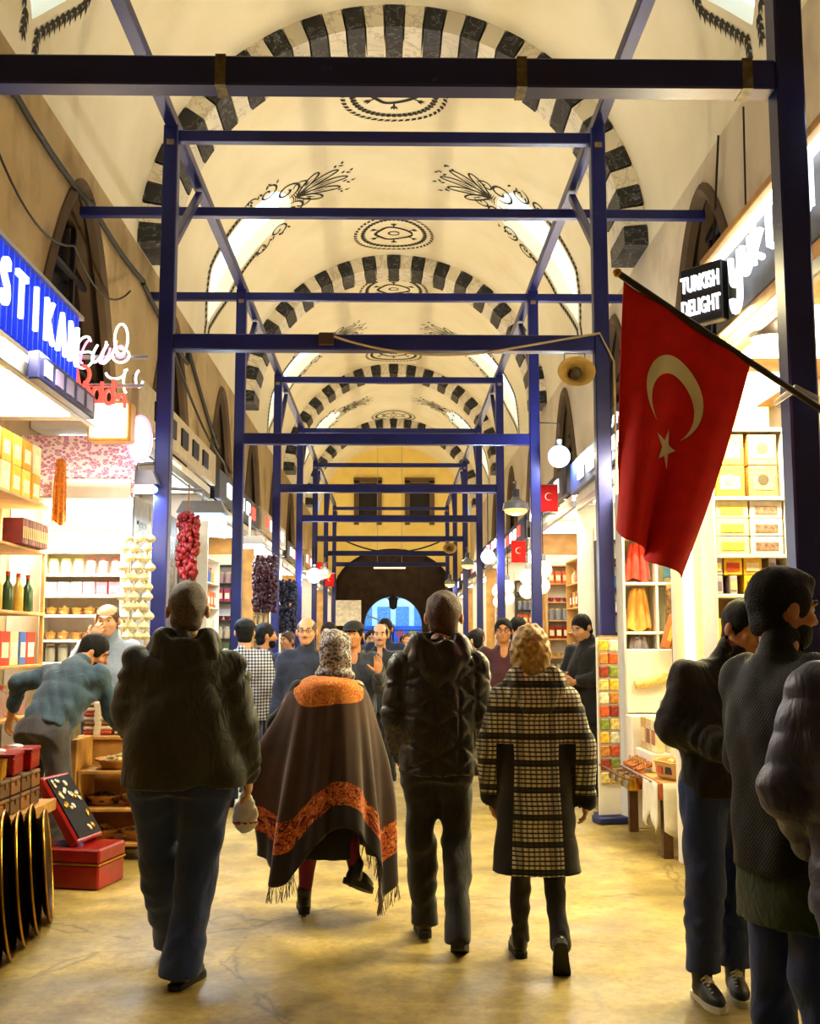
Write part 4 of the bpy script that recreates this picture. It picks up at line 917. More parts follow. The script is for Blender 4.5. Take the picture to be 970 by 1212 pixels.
neon('red script neon letters hanging under the pink sign', [[(-.2, 0, .22), (-.16, 0, .02), (-.2, 0, -.12)], loop(-.13, .14, .045, .07, 1.9, -1.6), loop(-.13, -.02, .05, .07, 1.7, -1.7), loop(-.02, -.03, .035, .06, 0, 6.3), [(.02, 0, .08), (.02, 0, -.1)], loop(.08, -.05, .035, .06, 0, 6.3), [(.115, 0, .1), (.115, 0, -.11)], loop(.18, -.08, .03, .05, 3, 0), [(.21, 0, -.08), (.21, 0, -.14)]], m_redneon, .016, (-2.42, 8.9, 3.58))
t = thing('light_box', 'glaring white light box sign at the end of the left canopy', 'sign', (-2.38, 9.17, 3.20)); MB().box((0, 0, .17), (.36, .2, .34), b=.015).build('case', m_ply, t); MB().box((0, -.105, .17), (.30, .02, .28)).build('face', EM('box_face', (1, .93, .7), 9), t)
t = thing('oval_sign', 'white oval projecting sign with pink edge beside the second left post', 'sign', (-2.20, 9.45, 3.28)); MB().lathe([(.001, -.03), (.2, -.03), (.2, .03), (.001, .03)], n=28, Rm=rot('X', PI / 2), sx=.5, c=(0, 0, 0), cap=False).build('disc', m_panelc, t, smooth=30); MB().tube([(.10 * math.cos(a), -.035, .2 * math.sin(a)) for a in np.linspace(0, 2 * PI, 30, endpoint=False)], .012, 6, closed=True).build('rim', m_pink, t)

# long wooden shelves along the wall, seen end on
A1 = shelf_unit('wooden shelves of sweets and teas along the left wall', (-2.9, 7.9, 0), PI / 2, 2.7, .42, [.95, 1.35, 1.77, 2.28, 2.67], m_ply, m_wht, sides=False)
yel = [col('f2c230'), col('f6d85a'), col('e8a020'), col('efe3b0')]
for i in range(11):
    for q in range(2): put('ypk%d' % ((i + q) % 4), pbox(.2, .14, .24, yel[(i + q) % 4], col('fbf3d0')), 'yellow sweet packet on the top left wall shelf', 'packet', W(A1, -1.2 + .24 * i, .14, 2.67 + .243 * q), PI / 2, 'yellow packets on the top left shelf')
for i in range(6):
    put('bigjar', jar(.12, .27, col('d8c68a', scale=60, var=.5), col('e8d8a8')), 'big round glass jar on the second left wall shelf', 'jar', W(A1, -1.2 + .29 * i, .16, 2.28), 0, 'big jars on the second left shelf')
for i in range(14): put('bk%d' % (i % 4), pbox(.035, .16, .20, col(('7a1f14', '4d2c18', 'a8381c', '2a1c1a')[i % 4]), col('d8b070')), 'slim dark packet leaning at the end of the second left shelf', 'packet', W(A1, .55 + .045 * i, .02, 2.28), PI / 2, 'slim packets on the second left shelf')
for i in range(22): put('bt%d' % (i % 4), bottle(.045, .30, col(('2f4a2a', '6a2d14', 'c8a040', '1f3550')[i % 4], rough=.2), col(('c8302a', 'e8c040')[i % 2])), 'small oil bottle on the middle left wall shelf', 'bottle', W(A1, -1.25 + .117 * i, .07 + .12 * (i % 2), 1.77), 0, 'oil bottles on the middle left shelf')
for i in range(13): put('bag%d' % (i % 3), pbox(.18, .12, .26, col(('d8432a', 'e8d0a0', '4a6ab0')[i % 3]), col('f4e8c8')), 'printed tea bag packet on the lower left wall shelf', 'packet', W(A1, -1.2 + .2 * i, .12, 1.35), PI / 2 + .06 * (i % 3 - 1), 'tea packets on the lower left shelf')
for i in range(10): put('ltin%d' % (i % 2), jar(.085, .24, col(('c8843a', 'a8382a')[i % 2], var=.5, scale=40), col(('d8c8a0', 'b82a1c')[i % 2])), 'wide jar of %s on the lowest left wall shelf' % ('nuts', 'red peppers')[i % 2], 'jar', W(A1, -1.2 + .26 * i, .14, .95), 0, 'wide jars on the lowest left shelf')
hang('string of orange dried fruit hanging at the end of the left shelves', (-2.78, 9.12, 3.05), .12, .12, .55, M('dried_orange', 'e07a10', .5, var=.6, scale=40, bump=.8, bscale=50), 9, 4, name='fruit_string', cat='dried fruit')
# white cabinet that faces the viewer
A2 = shelf_unit('white lit cabinet of jars facing the viewer behind the left keepers', (-2.66, 9.42, 0), 0, .70, .22, [.9, 1.14, 1.36, 1.55, 1.76, 1.93, 2.11, 2.31, 2.52, 2.76], m_wht, m_wht)
MB().box((0, .06, 2.70), (.6, .06, .03)).build('strip_light', m_led, A2); area('cabinet_light', (0, -.12, 2.68), (0, .35, -1), .6, .1, 95, (1, .93, .74), A2); area('cabinet_added_fill', (0, -.32, 2.5), (0, 1, -.55), .6, .2, 40, (1, .93, .74), A2)  # the front area lamp is an added fill on the jars, without fixture
for i, z in enumerate((2.52, 2.31, 2.11, 1.93, 1.76, 1.55, 1.36, 1.14)):
    for q in range(6):
        x = -.27 + .108 * q; p = W(A2, x, .10, z)
        if i in (0, 1, 6): put('wj', jar(.044, .15, col('e8dcb8', scale=50, var=.4), col('d8cfae')), 'pale spice jar in the white lit cabinet', 'jar', p, 0, 'pale jars in the white cabinet')
        elif i == 2: put('rj%d' % (q > 2), jar(.043, .13, col('b8301c' if q > 2 else 'e6d25a', scale=30), col('a01c14' if q > 2 else 'e0c030')), 'red lidded jar in the white lit cabinet' if q > 2 else 'yellow lidded jar in the white lit cabinet', 'jar', p, 0, 'coloured jars in the white cabinet')
        elif i == 3: put('wb%d' % (q > 3), pbox(.095, .12, .11, col('e9dede' if q < 4 else 'd86a78'), col('f6f0e0')), 'pink carton at the end of the white cabinet shelf' if q > 3 else 'white carton in the lit cabinet', 'carton', p, 0, 'cartons in the white cabinet')
        else: put('tr%d' % (q % 3), basket(.05, .06, heap(18, .04, .05, lambda m, p, r: m.sphere(p, .012, 6, 4), q), col(('c9a45c', 'e0cf8e', 'a8562c')[q % 3])), 'little tray of nuts in the white lit cabinet', 'tray', p, 0, 'nut trays in the white cabinet')
def mat_tilepink():
    g = G('pink_ring_paper'); v = g.voro(26, g.map(g.co(), (1, 0.02, 1.4)), 'F1'); return g.done(g.ramp(v, [(.12, hx('f2e6ee')), (.25, hx('b06a94')), (.45, hx('c98ab0')), (.6, hx('f2e6ee'))]), .6)
tag(MB().box((-2.82, 9.655, 3.08), (1.06, .02, .54)).build('patterned_panel', mat_tilepink()), 'pink patterned panel above the white lit cabinet', 'panel')
tag(MB().box((-2.84, 9.69, 1.4), (1.06, .03, 2.8)).build('partition', m_wht), 'white partition behind the lit cabinet at the left post', 'partition')
# strings of garlic
m_garlic = M('garlic', 'e9dcae', .6, var=.2, scale=20)
for q in range(3):
    t = thing('garlic_string', 'string of pale garlic bulbs hanging by the second left post, %s' % ('nearest the cabinet', 'middle one', 'nearest the post')[q], 'garlic', (-2.27 + .08 * q, 9.36 + .04 * q, 1.55), group='garlic strings'); MB().tube([(0, 0, -.05), (0, 0, .98)], .006, 5).build('cord', m_plank, t)
    bulb = MB().lathe([(.004, .055), (.014, .035), (.042, .01), (.05, -.012), (.032, -.036), (.01, -.042)], n=12).mesh('bulb', m_garlic, 50)
    for i in range(11): a = i * 2.4 + q; link('bulb', bulb, t, (.028 * math.cos(a), .028 * math.sin(a), .04 + .083 * i))
# low table with boxes, trays, red case
t = thing('display_table', 'low plank table of little boxes at the lower left', 'table', (-2.5, 6.1, 0))
for i in range(4): MB().box((-.3 + .2 * i + .0, 0, .555), (.195, 1.75, .03), b=.004).build('plank', m_plank, t)
MB().box((.41, 0, .54), (.03, 1.75, .07), b=.004).build('front_rail', m_plank, t)
for x in (-.35, .33):
    for y in (-.8, .8): MB().box((x, y, .27), (.06, .06, .54)).build('leg', m_dwood, t)
def wbox(w, d, h, m): return mk('wooden_box', ('body', MB().box((0, 0, h * .36), (w, d, h * .72), b=.004), m, False), ('lid', MB().box((0, 0, h * .87), (w * 1.03, d * 1.03, h * .24), b=.006), m, False), ('clasp', MB().box((w / 2 + .004, 0, h * .68), (.008, .02, .03)), m_gold, False))
for lv in range(2):
    for i in range(9):
        for rw in range(2): put('wbx%d' % ((i + lv) % 2), wbox(.15, .15, .095, (m_dwood, M('mid_box_wood', '7a4f26', .5, var=.4, scale=12))[(i + lv) % 2]), 'small wooden trinket box on the low table', 'box', (-2.20 - .19 * rw, 5.32 + .175 * i, .573 + .105 * lv), 0, 'wooden boxes on the low table')
for i in range(6): put('mug', mk('tumbler', ('cup', MB().lathe([(.032, 0), (.036, .01), (.04, .1), (.036, .1), (.03, .02)], n=14), m_gold, 40)), 'small brass tumbler standing on the stacked wooden boxes', 'tumbler', (-2.15 - .03 * (i % 2), 5.6 + .13 * i, .782), 0, 'brass tumblers on the boxes')
for i in range(2):
    t = thing('red_case', 'red lacquer case with %s lid on the low table' % ('lifted', 'glazed')[i], 'case', (-2.24, 6.74 - .3 * i, .782), .1); MB().box((0, 0, .05), (.2, .22, .10), b=.006).build('case', m_red, t); MB().box((0, 0, .112), (.21, .23, .024), b=.006).build('lid', m_red, t); MB().sphere((-.03, .03, .125), (.05, .04, .016)).build('ornament', m_silver, t)
t = thing('shell_dish', 'wide dish heaped with white and brass trinkets at the left edge', 'dish', (-2.5, 6.0, .79)); MB().lathe([(.15, 0), (.24, .05), (.27, .06), (.24, .06), (.1, .03)], n=24).build('dish', m_dwood, t, smooth=40)
g_ = heap(90, .24, .10, lambda m, p, r: m.sphere((p[0], p[1], p[2] + .05), (r.uniform(.012, .03), r.uniform(.01, .02), r.uniform(.01, .022)), 7, 5, Rm=rot('Z', r.uniform(0, 3)) @ rot('X', r.uniform(-.6, .6))), 3).build('trinkets', [M('shell_white', 'e9dfc4', .4, var=.3, scale=40)], t, smooth=60); g_['kind'] = 'stuff'
t = thing('orange_bowl', 'orange red bowl of sweets beside the trinket dish', 'bowl', (-2.70, 6.7, .852)); MB().lathe([(.06, 0), (.12, .05), (.15, .10), (.14, .10), (.1, .05)], n=20).build('bowl', col('d8401c'), t, smooth=40); MB().sphere((0, 0, .09), (.13, .13, .05)).build('sweets', col('e8622a', var=.5, scale=50), t, smooth='all')
tag(MB().box((-2.70, 6.7, .712), (.36, .35, .27), b=.01).build('crate', m_dwood), 'dark crate under the orange bowl on the left', 'crate'); bpy.data.objects['crate'].location = (0, 0, 0)
for i, y in enumerate((5.42, 5.66, 5.90, 6.14, 6.40)):
    r = (.36, .35, .33, .33, .30)[i]; t = thing('copper_tray', 'round copper tray leaning under the low table, %s' % ('nearest', 'second from the front', 'middle one', 'second from the back', 'farthest')[i], 'tray', (-1.90 - .012 * i, y - .08, r + .0), group='copper trays under the table')
    Rm = rot('Y', PI / 2 - .10) ; Rm = rot('Z', .25) @ Rm
    MB().lathe([(.001, 0), (r * .86, 0), (r * .93, .012), (r, .03), (r * .99, .036), (r * .92, .02), (r * .85, .008), (.001, .008)], n=36, Rm=Rm, cap=False).build('dish', M('old_copper', '3d2a10', .35, .8, var=.5, scale=7), t, smooth=40); MB().tube([tuple(Rm @ np.array([r * math.cos(a), r * math.sin(a), .033])) for a in np.linspace(0, 2 * PI, 40, endpoint=False)], .007, 6, closed=True).build('rim', m_gold, t, smooth=60)
t = thing('jewellery_chest', 'open red lacquer jewellery chest standing on the floor at the left', 'chest', (-2.0, 7.27, 0), R(-12))
MB().box((0, 0, .075), (.44, .36, .15), b=.012).build('lower_case', m_red, t); MB().box((0, 0, .205), (.45, .37, .09), b=.012).build('upper_case', m_red, t); MB().box((0, 0, .155), (.452, .372, .012)).build('gold_band', m_gold, t)
LR = rot('Y', R(56)); lid = MB().box((0, 0, 0), (.48, .34, .07), Rm=LR, b=.01).build('lid', m_red, t); lid.location = (-.10, .02, .46)
MB().box((0, 0, .04), (.43, .29, .012), Rm=None).build('velvet', M('velvet_black', '0c0a14', .9), lid).rotation_euler = Matrix(LR.tolist()).to_euler()
rr = random.Random(4)
for i in range(22):
    p = LR @ np.array([-.19 + .38 * rr.random(), -.12 + .24 * rr.random(), .05]); MB().sphere((0, 0, 0), (rr.uniform(.012, .03), rr.uniform(.01, .02), .008), 8, 6, Rm=LR @ rot('Z', rr.uniform(0, 3))).build('jewel', (m_gold, m_silver, col('e8e0c8'))[i % 3], lid, 'all').location = p
MB().sphere((-.05, -.05, .25), (.10, .06, .03)).build('blue_bead_pile', col('27408a', rough=.2), t, smooth='all')
# spice baskets past the keeper
tag(MB().box((-2.27, 8.2, .42), (.05, .42, .84), b=.006).build('stand_board', m_plank), 'upright yellow plank end of the basket stand on the left', 'board')
shelf_unit('stepped basket stand beside the bending keeper', (-1.98, 8.0, 0), 0, .52, .40, [.12, .36, .62], m_plank, None, name='basket_stand', cat='stand')
def beans(c): return lambda m, p, r: m.sphere(p, (.024, .014, .012), 6, 4, Rm=rot('Z', r.uniform(0, 3)))
for i, (x, y, z, c, w) in enumerate(((-2.10, 8.2, .12, 'c9a040', 'ochre beans'), (-1.85, 8.2, .12, 'd8d0b0', 'pale seeds'), (-2.10, 8.2, .36, '3a2a30', 'dark olives'), (-1.85, 8.2, .36, 'b8382a', 'red pods'), (-1.98, 8.2, .62, 'd8c890', 'pale rolls'))):
    b_ = basket(.115 if i < 4 else .18, .07, heap(46, .10 if i < 4 else .165, .06, beans(c), i), col(c, var=.5, scale=40))(); tag(b_, 'basket of %s on the stand left of the parka' % w, 'basket'); b_.location = (x, y, z + .002)
t = thing('counter', 'wooden counter holding folded cloth packets behind the bending keeper', 'counter', (-2.12, 8.60, 0)); MB().box((0, 0, .40), (.46, .32, .8), b=.01).build('body', m_plank, t); MB().box((0, 0, .815), (.5, .36, .03), b=.006).build('top', m_ply, t)
for i in range(7):
    for q in range(2): put('fc%d' % ((i + q) % 4), mk('folded_cloth', ('cloth', MB().box((0, 0, .016), (.22, .2, .032), b=.012), col(('b8442c', 'd8c0a0', '8a5a3a', 'c8b8b0')[(i + q) % 4], var=.4), False), ('band', MB().box((0, 0, .016), (.05, .206, .036)), col('e8dcc0'), False)), 'folded patterned cloth packet stacked on the left counter', 'cloth', (-2.235 + .235 * q, 8.58, .831 + .0345 * i), .04 * ((i * 7) % 3 - 1), 'cloth packets on the counter')
t = thing('plastic_bag', 'white plastic bag with red print in the parka man\'s right hand', 'bag', (-.705, 5.40, .63)); f_ = Fld((-.16, -.12, -.02), (.16, .12, .42), .012); f_.ell((0, 0, .12), (.10, .05, .13), .03); f_.cap((-.03, 0, .22), (0, 0, .36), .03, .012, .03); f_.cap((.03, 0, .22), (0, 0, .36), .03, .012, .03); f_.warp(sines(2, .006, .06)); 
link('bag_film', fmesh('bag_film', [f_.mesh()], M('bag_film', 'e6e2da', .35, var=.1)), t); MB().sphere((0, 0, .075), (.102, .054, .03)).build('red_print', col('c8202a'), t, smooth='all'); t.scale = (.62, .62, .62)

# ---------------------------------------------------------------- right front stall
canopy('wooden lit canopy over the near right stall under the grey sign', 1, 4.6, 9.7, 3.60, 2.28, m_panel, 520, (1, .84, .42), m_ply)
t = thing('shop_sign', 'grey fascia sign with white lit script letters at upper right', 'sign', (2.3, 6.1, 3.71)); MB().box((.05, 0, .25), (.1, 3.0, .5), b=.01).build('board', m_grey, t); MB().box((-.0, 0, .52), (.2, 3.02, .05), b=.006).build('top_cornice', m_ply, t); MB().box((-.03, 0, .475), (.05, 2.96, .035)).build('led_strip', m_led, t)
def sw(pts, y0, r=.023):
    # script strokes: u to the left along +y is the start of the word
    return MB().tube([(-.05, y0 - u, v) for u, v in pts], r, 8)
def arc(cu, cv, ru, rv, a0, a1, n=14): return [(cu + ru * math.cos(a), cv + rv * math.sin(a)) for a in np.linspace(a0, a1, n)]
for nm, pts, y0 in (('y', [(.02, .36), (.04, .24)] + arc(.11, .22, .07, .06, PI, 2 * PI, 8) + [(.2, .36), (.19, .16)] + arc(.11, .08, .08, .10, 0, -PI, 10), .98), ('u', [(0, .36), (.01, .24)] + arc(.075, .22, .065, .06, PI, 2 * PI, 8) + [(.15, .36), (.16, .2)], .72), ('k', [(0, .46), (0, .16)], .5), ('k', [(.14, .34), (.01, .24), (.15, .16)], .5), ('l', [(0, .46), (.01, .18), (.06, .16)], .22), ('e', arc(.07, .25, .07, .09, -.2, 5.2, 16), .02), ('d', arc(.07, .25, .07, .09, 0, 6.28, 16) + [(.14, .46), (.14, .16)], -.3)):
    sw(pts, y0).build('letter', m_lit, t, smooth=60)
t = thing('turkish_delight_sign', 'small dark box sign reading TURKISH DELIGHT at the end of the grey fascia', 'sign', (2.13, 7.36, 3.72), R(-50)); MB().box((0, .04, .21), (.34, .08, .42), b=.008).build('box', M('sign_black', '12131a', .4), t)
for i, w_ in enumerate(('TURKISH', 'DELIGHT')):
    o = text_mesh('lettering', w_, .125, .008, m_lit, t, .002, 1.0, .62); o.location = (0, -.008, .29 - .17 * i); o.rotation_euler = (PI / 2, 0, 0); o.scale = (1, 1.25, 1)
t = thing('spot_lamp', 'round warm downlight under the right canopy beside the front post', 'lamp', (2.42, 6.9, 3.485)); MB().lathe([(.11, .1), (.12, .02), (.11, .0), (.06, .02)], n=20).build('ring', m_alu, t, smooth=40); MB().lathe([(.09, .004), (.02, -.012)], n=16).build('lens', EM('downlight', (1, .9, .65), 20), t, smooth='all'); point('lens_light', (0, 0, -.06), 25, WARM, .05, t)
# cabinet of boxes facing the viewer
B1 = shelf_unit('pale cabinet of sweet boxes facing the viewer beside the front right post', (2.34, 7.12, 0), 0, .50, .30, [.95, 1.28, 1.50, 1.84, 2.10, 2.48, 2.94], m_wht, m_ply)
area('cabinet_light', (0, -.25, 3.2), (0, .35, -1), .45, .1, 130, (1, .84, .42), B1)
for i in range(2):
    for q in range(2):
        put('tin%d' % i, pbox(.19, .16, .205, (yel[0], col('b58a50', var=.5, scale=60))[i], (col('f8e48a'), col('c8a468'))[i], (col('f8e070'), col('3d3326'))[i]), 'tall yellow sweet tin on the top shelf of the right cabinet' if i == 0 else 'brown nut packet with round seal on the top shelf', 'tin' if i == 0 else 'packet', W(B1, -.12 + .22 * i, .10, 2.48 + .21 * q), 0, 'top shelf of the right cabinet')
for i in range(2):
    for q in range(3): put('wbox%d' % i, pbox(.215, .18, .116, (col('f0e6a8'), col('eadfd0'))[i], (col('d8b84a'), col('8a6a5a', var=.6, scale=50))[i]), 'pale yellow carton on the middle shelf of the right cabinet' if i == 0 else 'white printed carton on the middle shelf of the right cabinet', 'carton', W(B1, -.115 + .225 * i, .11, 2.10 + .119 * q), 0, 'cartons on the middle right shelf')
for i in range(4):
    for q in range(2): put('sb%d' % ((i + q) % 4), pbox((.05, .12, .12, .12)[i], .14, .12 + .004 * 0, col(('b9b0bc', 'f0c020', 'e8b838', 'e8a060')[i], var=.2), col(('7a7088', 'f8e890', 'c84a1c', 'f4dcb0')[(i + q) % 4])), '%s little box on the lower shelf of the right cabinet' % ('lilac', 'yellow', 'golden', 'orange')[i], 'box', W(B1, (-.215, -.12, .01, .14)[i], .09, 1.84 + .123 * q), 0, 'little boxes on the lower right shelf')
    put('sbl%d' % i, pbox(.11, .14, .18, yel[i], col('fbf3d0')), 'yellow carton low in the right cabinet', 'carton', W(B1, -.17 + .113 * i, .09, 1.5), 0, 'low cartons in the right cabinet')
tag(MB().tube([(2.62, 6.98, 0), (2.62, 6.98, 3.55)], .035, 14).build('metal_pole', m_alu, smooth=40), 'shiny round metal pole between the sweet cabinet and the blue post', 'pole')
t = thing('light_column', 'bright white lit partition between the sweets and the scarves', 'partition', (2.10, 7.85, 0)); MB().box((0, 0, 1.72), (.20, .10, 3.44), b=.008).build('column', m_wht, t); MB().box((-.0, -.056, 2.1), (.06, .012, 2.2)).build('light_strip', EM('strip_warm', (1, .93, .6), 7), t); area('strip_light', (0, -.09, 2.1), (-.1, -1, -.05), .06, 2.2, 60, (1, .88, .5), t)
mat_cloth('scarf_yellow', 'd8b020', 'f0dc50'); mat_cloth('scarf_red', 'a81c10', 'd83a1c'); mat_cloth('scarf_orange', 'd87a20', 'f0b858'); mat_cloth('scarf_leopard', '2a1c10', '9a7038', big=45); mat_cloth('scarf_teal', '1c3a4a', '2f6478'); mat_cloth('scarf_lilac', '8a8298', 'b8b0bc'); mat_cloth('scarf_dark', '14181a', '2a302c')
hang('long yellow scarf hanging left of the sweet boxes', (2.24, 7.5, 2.62), .22, .12, .85, MATS['scarf_yellow'], 6, 2); 
t = thing('snack_basket', 'heap of wrapped yellow sweets below the right cabinet shelves', 'basket', (2.30, 7.0, 1.28)); MB().box((0, 0, .03), (.5, .3, .06), b=.01).build('tray', m_wht, t); heap(50, .2, .17, lambda m, p, r: m.box((p[0], p[1] * .6, p[2] + .07), (.06, .035, .02), Rm=rot('Z', r.uniform(0, 3)) @ rot('X', r.uniform(-.6, .6)), b=.008), 8).build('sweets', col('e0c850', var=.6, scale=40), t)['kind'] = 'stuff'
# scarf cubbies
B2 = shelf_unit('white cubby shelves of folded scarves beyond the light column', (2.37, 9.6, 0), 0, .72, .28, [.9, 1.28, 1.62, 2.05, 2.45, 2.85], m_wht, M('cubby_back', 'cfc9a8', .6)); MB().box((-.06, .14, 1.87), (.02, .27, 1.95)).build('divider', m_wht, B2); area('cubby_light', (0, -.3, 3.2), (0, .4, -1), .6, .1, 120, (1, .86, .48), B2)
hang('bright red shawl hung in the upper scarf cubby', W(B2, -.21, .10, 2.40), .22, .10, .33, MATS['scarf_red'], 8, 3, gather=.5)
hang('orange and cream scarf bundle in the middle cubby', W(B2, -.21, .10, 2.0), .22, .10, .36, MATS['scarf_orange'], 7, 5, gather=.5)
hang('pale blue white scarf in the lower cubby', W(B2, -.21, .10, 1.58), .22, .10, .28, MATS['scarf_lilac'], 6, 6, gather=.5)
hang('teal fringed scarf hanging in the upper right cubby', W(B2, .08, .02, 2.44), .16, .10, .36, MATS['scarf_teal'], 6, 7)
hang('leopard print scarf hanging below the teal scarf', W(B2, .07, -.03, 2.03), .16, .10, .78, MATS['scarf_leopard'], 6, 8, gather=.7)
hang('dark bow shaped scarf beside the leopard scarf', W(B2, .27, -.02, 2.08), .12, .1, .35, MATS['scarf_dark'], 5, 9)
hang('long lilac grey scarf hanging at the end of the scarf cubbies', W(B2, .30, -.10, 1.72), .20, .12, .80, MATS['scarf_lilac'], 7, 10)
# goods table
t = thing('goods_table', 'low orange edged table heaped with spices and trinkets at the right', 'table', (2.32, 8.6, 0)); MB().box((0, 0, .50), (.80, 1.25, .05), b=.006).build('top', m_ply, t); MB().box((-.41, 0, .47), (.03, 1.27, .12), b=.005).build('edge_rail', M('orange_rail', 'a8521c', .5, var=.3), t)
MB().tube([(-.45, -.5, .531), (-.45, .62, .531)], .006, 6).build('hook_rail', m_alu, t)
for y in (-.45, .55): MB().box((-.43, y, .522), (.05, .02, .012)).build('rail_bracket', m_alu, t)
for x in (-.36, .36):
    for y in (-.56, .56): MB().box((x, y, .24), (.07, .07, .48)).build('leg', m_dwood, t)
c_ = MB(); c_.grid(lambda u, v: (-.435 - .012 * math.sin(u * 20) * v, -.61 + .45 * u, .53 - v * (.30 + .06 * math.sin(u * 9))), 20, 8); c_.build('lace_cloth', M('lace_white', 'd8d4bc', .8, var=.3, scale=50), t, smooth='all').modifiers.new('thickness', 'SOLIDIFY').thickness = .006
c_ = MB(); c_.grid(lambda u, v: (-.40 + .8 * u, -.645 - .012 * math.sin(u * 24) * v, .53 - v * (.33 + .05 * math.sin(u * 11))), 24, 8); c_.build('lace_cloth', M('lace_white'), t, smooth='all').modifiers.new('thickness', 'SOLIDIFY').thickness = .006
t = thing('mosaic_tray', 'octagonal tray with mosaic sides full of pale corks, front of the table', 'tray', (2.23, 8.29, .528)); MB().lathe([(.24, 0), (.27, .02), (.29, .12), (.30, .13), (.27, .13), (.25, .05)], n=8).build('rim', m_ply, t)
for i in range(16): a = 2 * PI * (i + .5) / 16; MB().box((.278 * math.cos(a) * .96, .278 * math.sin(a) * .96, .07), (.012, .06, .05), rz=a).build('mosaic_tile', col(('c84a1c', '2a1c18', 'e8dcb0', '8a3a1c')[i % 4]), t)
heap(70, .24, .10, lambda m, p, r: m.lathe([(.018, 0), (.018, .035)], c=(p[0], p[1], p[2] + .07), n=7, Rm=rot('X', r.uniform(0, 3)) @ rot('Y', r.uniform(0, 3))), 5).build('corks', col('d8c48a', var=.4, scale=30), t)['kind'] = 'stuff'
for q in range(3):
    tag(MB().box((2.08 + .16 * q, 8.93, .528 + .07 * (q + 1)), (.155, .56, .14 * (q + 1)), b=.004).build('display_step', m_wht), '%s white display step on the goods table' % ('lowest', 'middle', 'highest')[q], 'step'); bpy.data.objects['display_step' if q == 0 else 'display_step.%03d' % q].location = (0, 0, -.0)
    for i in range(3): o = put('gift%d' % ((i + q) % 4), pbox(.17, .07, .25, col(('e8d8a8', 'd0b888', 'c8a058', 'f0e8c8')[(i + q) % 4], var=.3, scale=30), col(('b0703c', '8a5a3c', 'e8d0a0', 'c88a4a')[(i + q) % 4])), '%s gift packet on the %s display step of the goods table' % (('nearest', 'middle', 'farthest')[i], ('lowest', 'middle', 'highest')[q]), 'packet', (2.08 + .16 * q, 8.75 + .18 * i, .53 + .14 * (q + 1)), R(-90), 'gift packets on the goods table')
for i in range(6):
    t = thing('cinnamon_bundle', 'bundle of cinnamon sticks on the table edge, %s' % ('nearest the tray', 'second from the tray', 'third from the tray', 'third from the post', 'second from the post', 'nearest the post')[i], 'cinnamon', (1.94, 8.62 + .1 * i, .537), group='cinnamon bundles'); t.scale = (.6, .8, .8); rr = random.Random(i)
    for q in range(9): st = MB().tube([(-.09, rr.uniform(-.05, .05), rr.uniform(0, .03)), (.10, rr.uniform(-.05, .05), rr.uniform(.05, .09))], .009, 6).build('stick', M('cinnamon', 'a8622a', .7, var=.4, scale=30), t)
    MB().tube([(0, .05 * math.cos(a), .045 + .05 * math.sin(a)) for a in np.linspace(0, 2 * PI, 14, endpoint=False)], .006, 5, closed=True).build('tie', m_plank, t)
for i in range(7):
    put('pot%d' % (i % 2), mk('coffee_pot', ('body', MB().lathe([(.03, 0), (.05, .01), (.055, .04), (.035, .075), (.042, .10), (.036, .1), (.028, .06)], n=16), (m_gold, m_silver)[i % 2], 50), ('handle', MB().tube([(-.04, 0, .08), (-.13, 0, .12)], .007, 6), m_dwood, 50), ('hook', MB().tube([(.03, 0, .10), (.03, 0, .125)], .004, 5), m_alu, 50)), 'small %s coffee pot hanging on the table edge' % ('brass', 'silver')[i % 2], 'coffee pot', (1.84, 8.55 + .12 * i, .40), 0, '%s pots on the table edge' % ('brass', 'silver')[i % 2])
t = thing('framed_panel', 'white framed panel with a roll of lace leaning behind the goods table', 'frame', (2.20, 9.50, .93)); MB().box((0, 0, .27), (.40, .03, .54), b=.008).build('board', m_wht, t); MB().lathe([(.04, -.16), (.045, -.1), (.045, .1), (.04, .16)], n=14, Rm=rot('Y', R(78)), c=(.02, -.05, .27)).build('lace_roll', col('d8b868', var=.4, scale=60), t, smooth=40)
tag(MB().box((2.30, 9.42, .46), (.62, .28, .92), b=.01).build('plinth', m_wht), 'white plinth behind the goods table under the framed panel', 'plinth')
for i in range(4): o = put('bkr', pbox(.05, .16, .30, col('a8622a'), col('e8b050')), 'brown book leaning beside the scarf cubbies', 'book', (2.30 + .06 * i, 9.36, 1.475), 0, 'leaning books by the scarves'); o.rotation_euler = (0, R(18), 0)
t = thing('packet_rack', 'tall narrow rack of spice packets in front of the second right post', 'rack', (1.86, 9.55, 0), R(12)); MB().box((0, .03, .82), (.20, .02, 1.5)).build('backing', m_wht, t); MB().box((0, .03, .03), (.26, .2, .06), b=.01).build('foot', M('rack_blue', '16205a', .5), t)
pm = [MB().box((0, 0, 0), (.085, .03, .10), b=.012).mesh('spice_packet', col(h, var=.5, scale=40)) for h in ('d8c070', 'c8541c', 'e8b030', '8a2a14', 'e0d8b8', '7a8a30', 'b87a30')]; am = MB().box((0, 0, 0), (.18, .006, .02)).mesh('clip_rail', m_alu)
for i in range(11):
    for q in range(2): link('spice_packet', pm[(i * 3 + q * 2) % 7], t, (-.046 + .092 * q, .002, .38 + .112 * i))
    link('clip_rail', am, t, (0, .0, .436 + .112 * i))
MB().tube([(-.07, -.07 + .0, 0), (.08, -.07, 0), (.08, .08, 0), (-.07, .08, 0)], .01, 6, closed=True).build('twine', m_plank, None).location = (1.925, 9.94, 1.58); tag(bpy.data.objects['twine'], 'pale twine tied round the second right post', 'twine')

